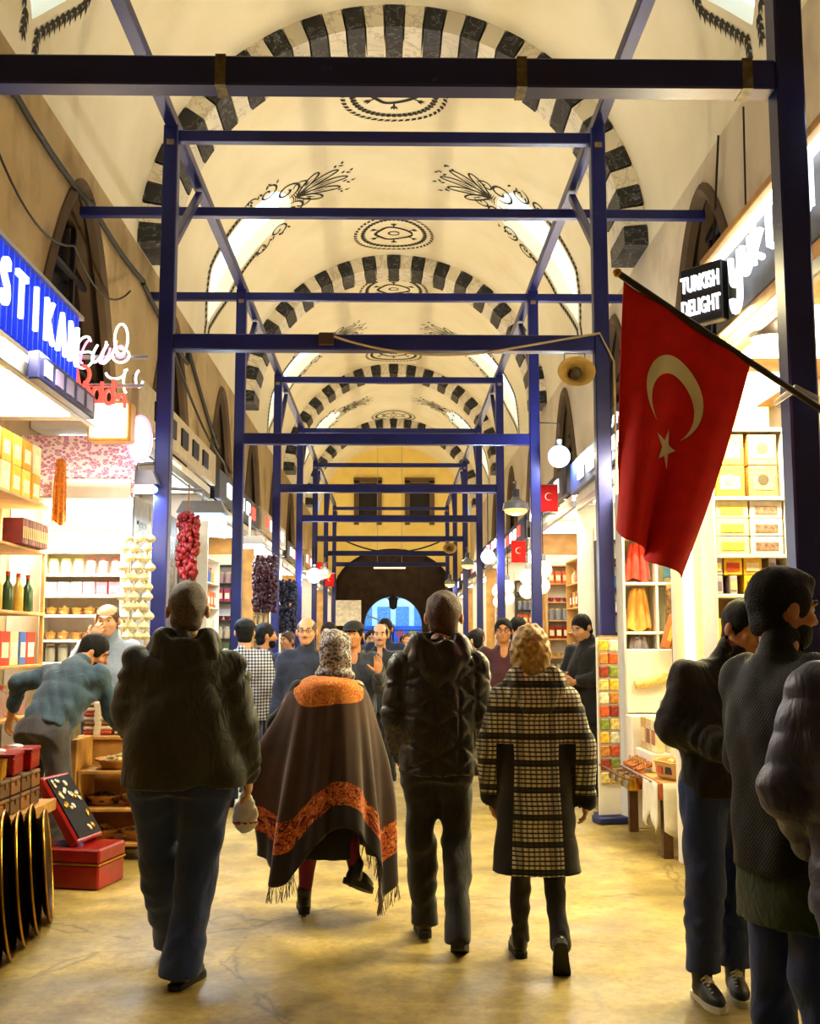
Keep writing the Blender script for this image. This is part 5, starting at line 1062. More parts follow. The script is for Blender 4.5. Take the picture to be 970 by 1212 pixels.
# ---------------------------------------------------------------- flag on its pole
fp = thing('flag', 'red flag with white crescent and star hanging from a slanted pole', 'flag', (1.07, 4.93, 3.21))
MB().tube([(-.02, 0, .02), (.58, 0, -.40), (1.08, .02, -.735)], .016, 10).build('pole', M('pole_dark', '2b221a', .5), fp, smooth=40); MB().sphere((-.03, 0, .027), .022).build('finial', m_gold, fp, smooth='all')
def FS(a, l, off=0.0):
    """flag cloth: a along the pole 0..1, l down the cloth 0..1.5"""
    b = l / 1.5; top = np.array([.0 + .575 * a, 0, -.40 * a - .012]); e = np.clip(a, 0, 1)
    bot = np.array([-.06 + .22 * e + .06 * e * e, 0, -1.17 - .22 * e])
    if e < .22: bot[0] += .02 * (1 - e / .22); bot[2] += .05 * (1 - e / .22)
    p = top * (1 - b) + bot * b; bow = math.sin(PI * b) * .03; p[0] += bow * (a - .3)
    amp = .010 + .055 * b; ph = 2 * PI * (1.9 * a + .12) + .5 * b; p[1] = amp * math.sin(ph) + .02 * b; p[0] += amp * .45 * math.cos(ph) * b
    return p + np.array([0, -off, 0])
m_flag = M('flag_red', 'e6120c', .8, var=.10, scale=12, bump=.15, bscale=300); m_fw = M('flag_white', 'fff6dc', .8, var=.04)
o = MB().grid(lambda u, v: FS(u, 1.5 * v), 72, 90).build('cloth', m_flag, fp, smooth='all'); sm = o.modifiers.new('thickness', 'SOLIDIFY'); sm.thickness = .004
def emblem(name, grid_fn, nu, nv):
    m = MB()
    for off in (.007, -.007): m.grid(lambda u, v: FS(*grid_fn(u, v), off), nu, nv)
    m.build(name, m_fw, o, smooth='all')
def cres(u, v):
    # hoist-to-fly coordinate l, across a
    t = R(58) + u * (2 * PI - 2 * R(58) ) ; t2 = math.acos(max(-1, min(1, 0)))
    ca, sa = math.cos(t), math.sin(t); po = np.array([.5 + .25 * ca, .5 + .25 * sa])      # outer circle (l, a)
    k = abs(u - .5) * 2; c2 = np.array([.5625, .5]); d = po - c2; pi_ = c2 + d / np.linalg.norm(d) * .2
    if np.linalg.norm(d) < .2: pi_ = po
    q = po * (1 - v) + pi_ * v; return (q[1], q[0])
ti = math.acos((.25 ** 2 + .0625 ** 2 - .2 ** 2) / (2 * .25 * .0625))
def cres2(u, v):
    t = ti + u * (2 * PI - 2 * ti); po = np.array([.5 + .25 * math.cos(t), .5 + .25 * math.sin(t)]); c2 = np.array([.5625, .5]); d = po - c2; pi_ = c2 + d / np.linalg.norm(d) * .2; q = po * (1 - v) + pi_ * v; return (q[1], q[0])
emblem('crescent', cres2, 60, 6)
def star(u, v):
    k = u * 10; i = int(k) % 10; f = k - int(k); P = lambda j: (.125 if j % 2 == 0 else .0478) * np.array([math.cos(PI + j * PI / 5), math.sin(PI + j * PI / 5)]); q = (P(i) * (1 - f) + P(i + 1) * f) * v; return (.5 + q[1], .8208 + q[0])
emblem('star', star, 41, 5)
t = thing('pole_tie', 'clear tape binding the flag pole to the front right post', 'tape', (1.93, 5.1, 2.66)); MB().tube([(-.08, -.165, .03), (.08, -.165, -.05), (.085, .085, -.03), (-.085, .085, .02)], .009, 6, closed=True, sq=2.5).build('tape', GLASS('clear_tape', (.9, .9, .8), .3, .35), t)

# horn loudspeaker
def horn(label, loc, rz, s=1.0):
    t = thing('loudspeaker', label, 'loudspeaker', loc, rz); mh = M('horn_beige', 'b89a52', .5, var=.15)
    MB().lathe([(.03, .22), (.045, .18), (.07, .10), (.13, .02), (.165, -.0), (.17, .0), (.14, .03), (.085, .09), (.05, .16)], n=28, Rm=rot('X', PI / 2) @ rot('X', PI), sx=1.08, sy=.86, cap=False).build('horn', mh, t, smooth=50)
    MB().lathe([(.04, 0), (.055, -.02), (.05, -.12), (.02, -.14)], n=16, Rm=rot('X', PI / 2), c=(0, .10, 0)).build('driver', M('horn_grey', '6a655c', .5), t, smooth=40); MB().lathe([(.045, 0), (.05, .03), (.03, .06), (.012, .07)], n=16, Rm=rot('X', PI / 2), c=(0, .05, 0)).build('centre_cone', M('horn_dark', '3a2f1c', .5), t, smooth=40)
    MB().tube([(-.10, .1, .0), (-.10, .1, .2), (.10, .1, .2), (.10, .1, .0)], .009, 6).build('bracket', m_alu, t); t.scale = (s, s, s); return t
horn('beige horn loudspeaker hanging under the second beam beside the right post', (1.66, 9.72, 3.97), 0, .95); horn('small horn loudspeaker near the gate on the right', (1.5, 29.0, 4.0), 0)
cable('pale cable strung along the second beam to the loudspeaker', catenary((-.6, 9.86, 4.34), (1.1, 9.86, 4.22), .12) + [(1.9, 9.84, 4.36), (2.03, 9.86, 4.1), (2.03, 9.86, 3.0), (2.02, 9.87, 1.4)], .011, M('pale_cable', 'b8a888', .6))
cable('dark cable swagged across the far frames before the gate', catenary((-1.9, 38.9, 5.2), (1.9, 38.9, 5.2), .5), .03)
tag(MB().box((-.62, 9.86, 4.30), (.14, .04, .12), b=.01).build('junction_box', M('junction_dark', '3a2418', .5)), 'small round edged junction box on the second beam', 'junction box')
# ---------------------------------------------------------------- stalls further down the hall, one per post bay and side
m_door = M('grey_shutter', '8f8a80', .5, .3, var=.15); m_dark = M('dark_interior', '1c1712', .8)
pal = ['c8a040', 'd8662a', 'e8d8a0', '8a2c1c', '4a6a30', 'b8b0a0', '2f5aa0', 'd8b858', 'a03050', 'e0c890']
def bulbmesh(m): return MB().sphere((0, 0, 0), (.02, .014, .03), 6, 4).mesh('pod', m, 50)
def pod_garland(label, loc, L, m, r=.10, n=120, seed=1):
    t = thing('pod_garland', label, 'garland', loc); rr = random.Random(seed); b = MB()
    MB().tube([(0, 0, .3), (0, 0, -L)], .008, 5).build('cord', m_plank, t)
    for i in range(n): a = rr.uniform(0, 6.28); q = r * math.sqrt(rr.random()); z = -L * rr.random(); b.sphere((q * math.cos(a), q * math.sin(a), z), (.026, .02, .04), 6, 4, Rm=rot('X', rr.uniform(-.7, .7)) @ rot('Y', rr.uniform(-.7, .7)))
    b.build('pods', m, t, smooth=60)['kind'] = 'stuff'; return t
def far_stall(side, k, style):
    """counter, lit back shelves with goods, canopy with fascia sign"""
    y0 = FR[k] + .12; y1 = FR[k + 1] - .12 if k < 7 else 43.9; yc = (y0 + y1) / 2; sd = 'left' if side < 0 else 'right'; od = ('', 'second', 'third', 'fourth', 'fifth', 'sixth', 'seventh', 'eighth')[k]; nm = '%s %s stall' % (od, sd); X = lambda x: side * x
    fz = (3.30, 3.5, 3.38, 3.45)[(k + (side > 0)) % 4]
    canopy('lit canopy of the ' + nm, side, y0, y1, fz, 2.45, (m_panel, m_panelc)[(k + (side > 0)) % 2 if style != 'closed' else 1], 40 if style == 'closed' else (300 if side > 0 else 230), (1, .82, .45) if side > 0 else (1, .87, .62), m_wht)
    t = thing('fascia_sign', 'fascia sign board above the ' + nm, 'sign', (X(2.42), yc, fz + .1)); L = y1 - y0
    MB().box((0, 0, .22), (.07, L - .1, .42), b=.01).build('board', (m_grey, M('fascia_dark', '241f24', .5), M('fascia_cream', 'cbb994', .6), M('fascia_blue', '1b2a5c', .5))[(k * 2 + (side > 0)) % 4], t)
    for i in range(5): MB().box((X(-.045) , -L * .3 + L * .15 * i, .22), (.02, L * .08, .2)).build('emblem_panel', (m_lit if (k + i) % 3 else m_redneon) if style != 'closed' else m_frame, t)
    t = thing('stall_wall', 'partition wall at the far end of the ' + nm, 'partition', (X(2.92), y1 - .02, 0)); MB().box((0, 0, fz / 2), (.9, .05, fz - .02)).build('panel', (m_ply, m_wht)[k % 2], t)
    if style == 'closed':
        t = thing('shutter_door', 'closed grey panelled shop doors of the ' + nm, 'door', (X(2.62), yc, 0)); n = 6; w = (L - .3) / n
        for i in range(n):
            yy = -L / 2 + .15 + w * (i + .5); MB().box((0, yy, 1.5), (.06, w - .03, 3.0), b=.008).build('door_leaf', m_door if i % 3 else M('brown_door', '4a3226', .5, var=.3), t); MB().box((X(-.035), yy, 2.3), (.02, w * .6, .9)).build('glass_pane', m_dglass, t); MB().box((X(-.04), yy + w * .35, 1.1), (.03, .03, .16)).build('handle', m_alu, t)
        return
    u = shelf_unit('tall goods shelves at the back of the ' + nm, (X(2.98), yc - .28, 0), -side * PI / 2, L - .66, .36, [.9, 1.3, 1.7, 2.1, 2.5, 2.9], (m_ply, m_wht)[(k + (side < 0)) % 2], m_wht, sides=True)
    rr = random.Random(k * 2 + (side > 0)); n = 13 if k < 3 else 8
    for zi, z in enumerate((.9, 1.3, 1.7, 2.1, 2.5)):
        kind = (zi + k) % 4; c = [rr.choice(pal) for _ in range(2)]
        for i in range(n):
            x = -L / 2 + .55 + (L - 1.1) * i / (n - 1); p = W(u, x, .12, z); q = c[i % 2]
            if style == 'plates' and kind != 3: put('plt%d' % (i % 4), plate(.15, col(('e8e4da', '4a8ac0', 'c8d8e0', '2f6a6a')[i % 4], rough=.2), col(('b8432a', '1c3a7a', '2a7a5a', 'd8a830')[i % 4], rough=.2)), '%s plate on the shelves of the ' % ('white red-rimmed', 'bright blue', 'pale green-rimmed', 'teal gold-rimmed')[i % 4] + nm, 'plate', W(u, x, .16, z + .16), -side * PI / 2, 'plates of the ' + nm)
            elif kind == 0: put('fj' + q, jar(.075, .22, col(q, var=.4, scale=40), col('d8c8a0')), 'spice jar on the back shelves of the ' + nm, 'jar', p, 0, 'jars of the ' + nm)
            elif kind == 1: put('fb' + q, pbox(.2, .16, .26, col(q, var=.25), col('f4e8c8')), 'printed carton on the back shelves of the ' + nm, 'carton', p, -side * PI / 2, 'cartons of the ' + nm)
            elif kind == 2: put('ft' + q, bottle(.055, .28, col(q, rough=.25), col('c8302a')), 'bottle on the back shelves of the ' + nm, 'bottle', p, 0, 'bottles of the ' + nm)
            else: put('fl' + q, mk('lamp_vase', ('body', MB().lathe([(.05, 0), (.09, .05), (.10, .10), (.04, .18), (.05, .22)], n=14), col(q, rough=.3), 50), ('neck_ring', MB().lathe([(.045, .18), (.055, .19), (.045, .20)], n=14), m_gold, 50)), 'round vase on the back shelves of the ' + nm, 'vase', p, 0, 'vases of the ' + nm)
    if k <= 4:
        v = shelf_unit('narrow goods shelves facing the viewer in the ' + nm, (X(3.02), y1 - .36, 0), 0, .68, .28, [.95, 1.27, 1.59, 1.91, 2.23, 2.55, 2.87], (m_frame, m_wht, m_ply)[(k + (side < 0)) % 3] if style != 'plates' else m_frame, m_wht)
        for zi, z in enumerate((.95, 1.27, 1.59, 1.91, 2.23, 2.55)):
            kd = (zi * 2 + k + (side > 0)) % 3 if style != 'plates' else (3 if zi % 3 != 2 else 2); q = rr.choice(pal); nn = 4 if kd == 3 else 5
            for i in range(nn):
                p = W(v, -.25 + .5 * i / (nn - 1), .13, z)
                if kd == 3: put('pls%d' % ((i + zi) % 4), plate(.08, col(('e8e4da', '4a8ac0', 'c8d8e0', '2f6a6a')[(i + zi) % 4], rough=.2), col(('b8432a', '1c3a7a', '2a7a5a', 'd8a830')[(i + zi) % 4], rough=.2)), 'small %s plate on the dark shelves of the ' % ('white red-rimmed', 'bright blue', 'pale green-rimmed', 'teal gold-rimmed')[(i + zi) % 4] + nm, 'plate', (p[0], p[1] + .0, p[2] + .083), 0, 'small plates of the ' + nm)
                elif kd == 0: put('nj' + q, jar(.055, .2, col(q, var=.4, scale=40), col('d8c8a0')), 'spice jar on the narrow shelves of the ' + nm, 'jar', p, 0, 'narrow shelf jars of the ' + nm)
                elif kd == 1: put('nb' + q, pbox(.11, .12, .22, col(q, var=.25), col('f4e8c8')), 'carton on the narrow shelves of the ' + nm, 'carton', p, 0, 'narrow shelf cartons of the ' + nm)
                else: put('nt' + q, mk('bowl', ('dish', MB().lathe([(.03, 0), (.035, .01), (.065, .07), (.06, .07), (.03, .015)], n=16), col(q, rough=.25), 50), ('foot_ring', MB().lathe([(.03, 0), (.032, .006)], n=16), m_gold, 50)), 'small bowl on the narrow shelves of the ' + nm, 'bowl', p, 0, 'narrow shelf bowls of the ' + nm)
    t = thing('counter', 'front counter of the ' + nm, 'counter', (X(2.40), yc, 0)); MB().box((0, 0, .36), (.46, L * .86, .72), b=.01).build('body', (m_plank, m_dwood, m_wht)[k % 3], t); MB().box((0, 0, .735), (.5, L * .88, .03), b=.006).build('top', m_ply, t)
    for i in range(7):
        c = rr.choice(pal); bm_ = heap(26 if k < 4 else 12, .19, .13, lambda m, p, r: m.sphere((p[0], p[1], p[2] + .05), (.04, .03, .026), 6, 4, Rm=rot('Z', r.uniform(0, 3))), i + k); key = 'fbk' + c + str(k < 4)
        put(key, basket(.2, .09, bm_, col(c, var=.5, scale=30)), 'basket of goods on the front counter of the ' + nm, 'basket', (X(2.40), yc - L * .36 + L * .12 * i, .75), 0, 'counter baskets of the ' + nm)
    if side > 0 and k in (2, 3):
        for i in range(4): globe_lamp('%s glowing white lantern of the %s' % (ords[i], nm), (X(2.12 + .1 * (i % 2)), y0 + .6 + .9 * i, 2.55 - .18 * (i % 2)), EM('lantern_glass', (1, .80, .45), 1.8), 12, WARM, .13, ((0, 0, fz - 2.55 + .18 * (i % 2)), (.25, 0, fz - 2.55 + .18 * (i % 2))))
LST = ['closed', 'goods', 'goods', 'goods', 'goods', 'goods']; RST = ['plates', 'goods', 'goods', 'goods', 'goods', 'goods']
for k in range(1, 7): far_stall(-1, k, LST[k - 1]); far_stall(1, k, RST[k - 1])
far_stall(-1, 7, 'goods'); far_stall(1, 7, 'goods')
pod_garland('garland of dried red peppers beside the second left post', (-2.02, 10.8, 2.78), .62, M('pepper_red', '8e1414', .45, var=.6, scale=30), .10, 230, 1)
pod_garland('purple garland of dried aubergines beyond the third left post', (-1.98, 17.0, 2.85), .85, M('aubergine', '3a0f2a', .45, var=.6, scale=30), .19, 520, 2)
pod_garland('blue black garland of dried pods near the fourth left post', (-1.95, 20.2, 2.65), .95, M('pod_blue', '1c2644', .4, var=.7, scale=30), .19, 520, 3)
# striped plank gate beside the closed doors, arabic-lettered board, small flags
t = thing('script_sign', 'slanted dark sign with flowing white script above the right stall', 'sign', (2.26, 11.2, 3.62)); MB().box((.03, 0, .16), (.06, 1.8, .32), b=.008).build('board', M('script_board', '1a2420', .5), t)
rr = random.Random(9)
for i in range(9): MB().tube([(-.012, .75 - .18 * i + .06 * math.cos(a) + .02 * math.sin(2.2 * a), .16 + .05 * math.sin(a + i)) for a in np.linspace(.3 * i, .3 * i + 4.2, 10)], .009, 5).build('script_stroke', m_lit, t)
MB().box((-.0, 0, -.03), (.08, 1.8, .04)).build('tube_light', m_led, t)
for i, (x, y, z) in enumerate(((-1.85, 28.6, 3.6), (-1.82, 31.6, 3.5), (2.2, 19.2, 3.3), (2.2, 15.4, 3.75))):
    t = thing('small_flag', 'small red flag with white crescent hanging %s' % ('high on the far left posts', 'lower on the farthest left posts', 'beyond the warm bell lamp', 'under the white bulb on the right')[i], 'flag', (x, y, z)); t.scale = (.62, .62, .62)
    c_ = MB(); c_.grid(lambda u, v: ((u - .5) * .42, .02 * math.sin(u * 9) * v, -.62 * v), 12, 10); c_.build('cloth', m_flag, t, smooth='all').modifiers.new('thickness', 'SOLIDIFY').thickness = .006
    c_ = MB(); c_.grid(lambda u, v: (.09 * math.cos(.7 + u * 4.9) * (1 - .28 * v * math.sin(PI * u)), -.02, -.28 + .09 * math.sin(.7 + u * 4.9) * (1 - .28 * v * math.sin(PI * u))), 20, 3); c_.build('crescent', m_fw, t)
    MB().tube([(-.25, 0, .0), (.25, 0, .0)], .01, 6).build('rod', m_alu, t)
tag(MB().box((-1.58, 38.97, 2.55), (.9, .05, .9), b=.01).build('notice_board', M('notice_white', 'cfcabc', .6, var=.25, scale=10)), 'pale lettered notice board left of the gate', 'notice board')
t = thing('tube_light', 'long warm tube lamp hanging before the gate arch', 'lamp', (-.15, 45, 4.55)); MB().box((0, 0, 0), (1.3, .08, .06), b=.01).build('tube', EM('tube_warm', (1, .75, .4), 2.5), t); MB().tube([(-.5, 0, .03), (-.5, 0, 5.5)], .01, 5).build('rod', m_alu, t); MB().tube([(.5, 0, .03), (.5, 0, 5.5)], .01, 5).build('rod', m_alu, t)
t = thing('gate_lantern', 'dark lantern hanging in the mouth of the gate', 'lamp', (0, 48.3, 2.95)); MB().lathe([(.05, 0), (.16, .08), (.2, .4), (.24, .46), (.05, .62)], n=8).build('cage', m_frame, t); MB().tube([(0, 0, .6), (0, 0, 1.0), (0, .22, 1.05)], .012, 5).build('chain', m_frame, t)
# ---------------------------------------------------------------- the walkers seen from behind
person('heavy man in dark green hooded parka and blue jeans walking away', (-.97, 5.2, 0), R(3), 1.80,
       J=dict(sL=(-.195, -.01, 1.395), sR=(.195, -.01, 1.395), eL=(-.24, .02, 1.17), wL=(-.19, .20, 1.05), eR=(.275, -.02, 1.12), wR=(.285, .05, .90), hL=(-.115, 0, .92), hR=(.11, 0, .92), kL=(-.11, .14, .50), kR=(.07, .02, .50), aL=(-.09, .36, .12), aR=(.02, -.06, .09), head=(0, .045, 1.635), neck=(0, .01, 1.48)),
       girth=1.25, look=(.05, 0, 0), top=dict(m='parka_green', hem=.85, w=(.215, .205, .185, .165), d=(.165, .165, .15, .115), arm=(.085, .074, .06), collar='hood', wa=.020, wl=.26, wr=.020, cuff=.03), legs=dict(m='denim', r=(.10, .088, .088), hem=.05, wr=.007), hair=dict(m=m_hair_g, t=.005, w=.002), foot=dict(R=(.35, 1, 0)))
person('man in black quilted hooded jacket and black trousers walking away', (.235, 5.75, 0), R(-2), 1.78,
       J=dict(sL=(-.185, 0, 1.405), sR=(.185, 0, 1.405), eL=(-.225, .0, 1.14), wL=(-.21, .16, .95), eR=(.225, .0, 1.14), wR=(.205, .17, .96), kL=(-.09, .08, .50), aL=(-.075, .16, .12), kR=(.085, .06, .52), aR=(.09, -.14, .13), head=(.03, .04, 1.635), hL=(-.08, 0, .92), hR=(.08, 0, .92)),
       girth=1.0, look=(.08, 0, -.1), top=dict(m='quilt_black', hem=.84, w=(.205, .20, .20, .18), d=(.15, .15, .15, .12), arm=(.078, .07, .058), collar='hood', wa=.004, puff=quilt_tri(.125, .015), res=.009), legs=dict(m='denim_black', r=(.092, .07, .064), hem=.07), hair=dict(m=m_hair_b, t=.009, w=.003), foot=dict(R=(.1, 1, -.35), uR=(0, .35, 1), L=(-.1, 1, 0)), shoes='shoe_brown')
def clip(t, j, hp, S, HR):
    b = MB(); b.tube([hp(.09 * math.cos(a), -.0 + .02 * math.sin(a), .05 + .085 * abs(math.sin(a))) * S for a in np.linspace(PI * 1.0, PI * 2.0, 14)], .006 * S, 6); b.build('sunglasses_band', M('band_black', '0c0b0a', .3), t)
person('blonde woman in black and cream plaid hooded coat walking away', (.70, 5.50, 0), R(-4), 1.59,
       J=dict(sL=(-.165, 0, 1.40), sR=(.165, 0, 1.40), eL=(-.24, .0, 1.12), wL=(-.235, .05, .87), eR=(.25, -.02, 1.12), wR=(.265, .03, .86), kL=(-.08, .06, .50), aL=(-.09, .12, .10), kR=(.09, .05, .52), aR=(.10, -.22, .17), head=(-.02, .03, 1.64)),
       top=dict(m='plaid_wool', hem=.47, w=(.235, .185, .18, .165), d=(.18, .145, .135, .112), arm=(.078, .074, .064), collar='hood', wa=.006, nm='coat', cuff=.02), legs=dict(m='denim_black', r=(.08, .056, .046), hem=.07), hair=dict(kind='bob', m=m_hair_bl, t=.016, w=.006), foot=dict(R=(.06, .55, -1), uR=(0, 1, .55), L=(-.1, 1, 0)), extra=clip)

# ---- the woman in the shawl
def mat_shawl():
    g = G('shawl_wool'); uv = g.co('UV'); s = g.sep(uv); v = s[1]
    br = g.ramp(g.noise(5, g.co(), 4), [(.3, hx('2e1d16')), (.7, hx('4a2f22'))])
    pz = g.noise(7, g.map(uv, (8, 3.5, 1)), 3, .5, 2.2); pa = g.ramp(pz, [(.30, hx('3a0f08')), (.40, hx('8a1c0e')), (.47, hx('d8761c')), (.53, hx('a02a10')), (.60, hx('e59a2e')), (.68, hx('6d180c'))], 'CONSTANT')
    band = g.math('MULTIPLY', g.math('GREATER_THAN', v, .72), g.math('LESS_THAN', v, .86)); edge = g.math('GREATER_THAN', v, .86)
    u = s[0]; coll = g.math('LESS_THAN', g.math('ADD', v, g.math('MULTIPLY', g.math('POWER', g.math('ABSOLUTE', g.math('SUBTRACT', u, .75)), 2), 3.6)), .245)
    c = g.mix(band, br, pa); c = g.mix(coll, c, g.ramp(pz, [(.3, hx('d98a1e')), (.42, hx('b5300f')), (.5, hx('e8a02c')), (.58, hx('c8410f')), (.66, hx('eab04a'))], 'CONSTANT')); c = g.mix(edge, c, hx('1c1216'))
    w = g.noise(260, g.co(), 2); g.bump(w, .3, .003); MATS['shawl_wool'] = g.done(c, .9, sheen=.25)
mat_shawl()
def mat_scarf():
    g = G('scarf_print'); co = g.co(); v = g.voro(105, co, 'F1', 'Color'); s = g.n('ShaderNodeSeparateColor'); g.L(v, s.inputs[0]); c = g.ramp(s.outputs[0], [(.0, hx('3c4660')), (.3, hx('b8ada2')), (.55, hx('857b82')), (.7, hx('c4b8a6')), (.82, hx('56617c')), (.93, hx('b58a64'))], 'CONSTANT')
    MATS['scarf_print'] = g.done(c, .7)
mat_scarf(); mat_cloth('stocking_magenta', '6d0f34', '8f1c48', 200); mat_cloth('skirt_black', '0c090b', '171114')
def shawl(t, j, hp, S, HR):
    pts = []; uv = []; NU, NVV = 144, 44
    # key outline by angle: hem height (front, right, back, left)
    def hem(th):
        b = -math.sin(th); r = math.cos(th)
        z = .42 - .13 * max(0, r) ** 3 * 1.0 + .02 * b
        z -= .20 * math.exp(-((th - R(225)) / R(24)) ** 2); z -= .20 * math.exp(-((th - R(334)) / R(18)) ** 2); z += .12 * math.exp(-((th - R(283)) / R(26)) ** 2); return z
    for jv in range(NVV):
        v = jv / (NVV - 1)
        for i in range(NU + 1):
            th = 2 * PI * i / NU; zt = 1.475; zh = hem(th)
            sh = min(1, v / .16); rx = .075 + .155 * math.sin(sh * PI / 2) + .185 * max(0, v - .1) ** .8; ry = .07 + .07 * math.sin(sh * PI / 2) + .16 * max(0, v - .1) ** .75
            z = zt - .10 * math.sin(sh * PI / 2) ** 2 * abs(math.cos(th)) ** 1.5 - .05 * sh * (1 - abs(math.cos(th))) + (zh - zt + .07) * max(0, v - .12) / .88
            fold = (.020 * math.sin(11 * th + 1.3 + 2 * v) + .012 * math.sin(19 * th + 4 * v) + .02 * math.sin(5 * th + .5)) * min(1, max(0, v - .12) * 1.7)
            el = .19 * math.exp(-((th - R(182)) / R(22)) ** 2) * math.exp(-((v - .55) / .28) ** 2)       # raised left arm holds the cloth out
            er = .05 * math.exp(-(((th + PI) % (2 * PI) - PI) / R(24)) ** 2) * math.exp(-((v - .55) / .3) ** 2)
            k = 1 + fold / .3; x = (rx * k + el + er) * math.cos(th); y = (ry * k) * math.sin(th)
            pts.append(((x + .035 * v * 0, y, z))); uv.append((i / NU, v))
    W = NU + 1; F = [(a * W + b, a * W + b + 1, (a + 1) * W + b + 1, (a + 1) * W + b) for a in range(NVV - 1) for b in range(NU)]
    me = bpy.data.meshes.new('shawl'); P = np.array(pts) * S; me.from_pydata(P.tolist(), [], F); me.materials.append(MATS['shawl_wool'])
    l = me.uv_layers.new(name='UVMap'); l.data.foreach_set('uv', np.array([uv[me.loops[q].vertex_index] for q in range(len(me.loops))]).ravel()); me.polygons.foreach_set('use_smooth', [True] * len(F)); o = link('shawl', me, t)
    sm = o.modifiers.new('thickness', 'SOLIDIFY'); sm.thickness = .006
    frs = (MB(), MB()); base = (NVV - 1) * W
    for i in range(NU):
        th = R(360 * i / NU)
        if R(300) < th < R(355) or R(215) < th < R(240):
            fr = frs[th > R(270)]
            for q in range(3):
                p = P[base + i] + (P[base + i + 1] - P[base + i]) * q / 3; a = random.uniform(-.012, .012); fr.tube([p, p + np.array([a, random.uniform(-.01, .01), -.045]), p + np.array([a * 1.8, 0, -.085])], .0022, 3)
    for fr in frs: fr.build('fringe', MATS['shawl_wool'], o)
    f = Fld((-.25, -.2, .30), (.25, .2, 1.1), .014); f.loft([(.36, 0, 0, .20, .15), (.6, 0, 0, .19, .14), (1.0, 0, 0, .17, .13)], .03); f.warp(sines(4, .006, .12)); link('skirt', fmesh('skirt', [f.mesh()], MATS['skirt_black'], S), t)
    f = Fld(np.array(hp(0, 0, 0)) - .26, np.array(hp(0, 0, 0)) + .26, .009); f.ell(hp(0, -.015, .025), (.104, .118, .114), .02, HR); f.ell(hp(0, -.05, -.06), (.098, .08, .09), .03, HR); f.ell(hp(0, -.055, -.15), (.125, .08, .06), .04, HR); f.ell(hp(0, .135, -.03), (.066, .08, .085), .015, HR, sub=True); f.warp(sines(9, .006, .07))
    link('headscarf', fmesh('headscarf', [f.mesh()], MATS['scarf_print'], S), t)
    for s in 'LR':
        f = Fld(np.minimum(j['k' + s], j['a' + s]) - .15, np.maximum(j['k' + s], j['a' + s]) + .15, .011); f.chain([j['k' + s], (j['k' + s] + j['a' + s]) / 2 + np.array([0, -.015, .05]), j['a' + s]], [.058, .054, .040], .02); f.warp(sines(6, .004, .06)); link('stocking', fmesh('stocking', [f.mesh()], MATS['stocking_magenta'], S), t)
        a = j['a' + s]; fd = nrm((0, 1, -.0)) if s == 'L' else nrm((.55, .6, -.35)); b = MB(); h = a - np.array([0, 0, .05]) - fd * .045; b.lathe([(.022, 0), (.012, -.05), (.014, -.058)], c=h * S, n=10); b.build('heel', MATS['shoe_black'], t)
person('woman in brown paisley shawl and patterned headscarf walking away', (-.37, 6.4, 0), R(6), 1.585,
       J=dict(sL=(-.18, 0, 1.40), sR=(.18, 0, 1.40), eL=(-.33, .05, 1.18), wL=(-.38, .16, .98), eR=(.21, .02, 1.13), wR=(.19, .1, .95), kL=(-.10, .05, .5), aL=(-.14, .0, .13), kR=(.10, .02, .52), aR=(.17, -.10, .30), head=(.04, .05, 1.635)), top=dict(m='wool_black', hem=.9, w=(.17, .16, .165, .165), d=(.12, .12, .12, .10), arm=(.06, .05, .045)), legs=dict(m=None), foot=dict(R=(.55, .6, -.35), uR=(.2, .3, 1), L=(0, 1, 0)), extra=shawl)

# ---------------------------------------------------------------- the men at the right edge
person('man in black puffer and laced sneakers facing the camera at the right', (1.49, 5.05, 0), R(203), 1.72,
       J=dict(eR=(.225, -.05, 1.17), wR=(.15, .17, 1.10), eL=(-.24, .02, 1.14), wL=(-.12, .22, 1.12), aL=(.0, .04, .09), aR=(.19, .05, .09), kL=(-.03, .05, .5), kR=(.16, .05, .5), head=(-.10, .07, 1.62), neck=(-.04, .02, 1.475), hL=(-.07, 0, .92), hR=(.12, 0, .92)),
       girth=1.0, look=(-.25, 0, .1), top=dict(m='wool_black', hem=.86, collar='stand', arm=(.085, .076, .064), wa=.007), legs=dict(m='denim', r=(.098, .082, .076), hem=.12, wr=.008), shoes='shoe_sneaker', hair=dict(m=m_hair_d, kind='tall'), foot=dict(L=(.5, .85, 0), R=(.25, .95, 0)), sk=m_skin2)
person('bearded man in dark quilted jacket seen in profile at the right', (1.27, 3.62, 0), R(-74), 1.76,
       J=dict(eL=(-.27, .04, 1.14), wL=(-.22, .22, 1.0), eR=(.27, .02, 1.14), wR=(.2, .25, 1.02), aL=(-.12, 0, .09), aR=(.11, .08, .09), head=(-.02, .035, 1.63), neck=(0, .0, 1.48)), girth=.98, look=(-.12, 0, -.12), top=dict(m='quilt_fine', hem=.80, collar='stand', arm=(.088, .08, .066), wa=.007, under=('knit_green', .64)), legs=dict(m='denim', r=(.092, .074, .066), hem=.05), hair=dict(m=m_hair_d, kind='tall', t=.013, beard=1), sk=m_skin2, res=.011)
person('man in navy puffer jacket cut off by the right edge', (1.36, 3.02, 0), R(-20), 1.74,
       J=dict(eL=(-.27, .03, 1.13), wL=(-.22, .2, .98)), girth=1.12, top=dict(m='puffer_navy', hem=.80, collar='stand', arm=(.095, .088, .07), puff=puffer(.085, .009), wr=0, wa=.004), legs=dict(m='denim_mid', r=(.105, .086, .078), hem=.05), hair=dict(m=m_hair_d))

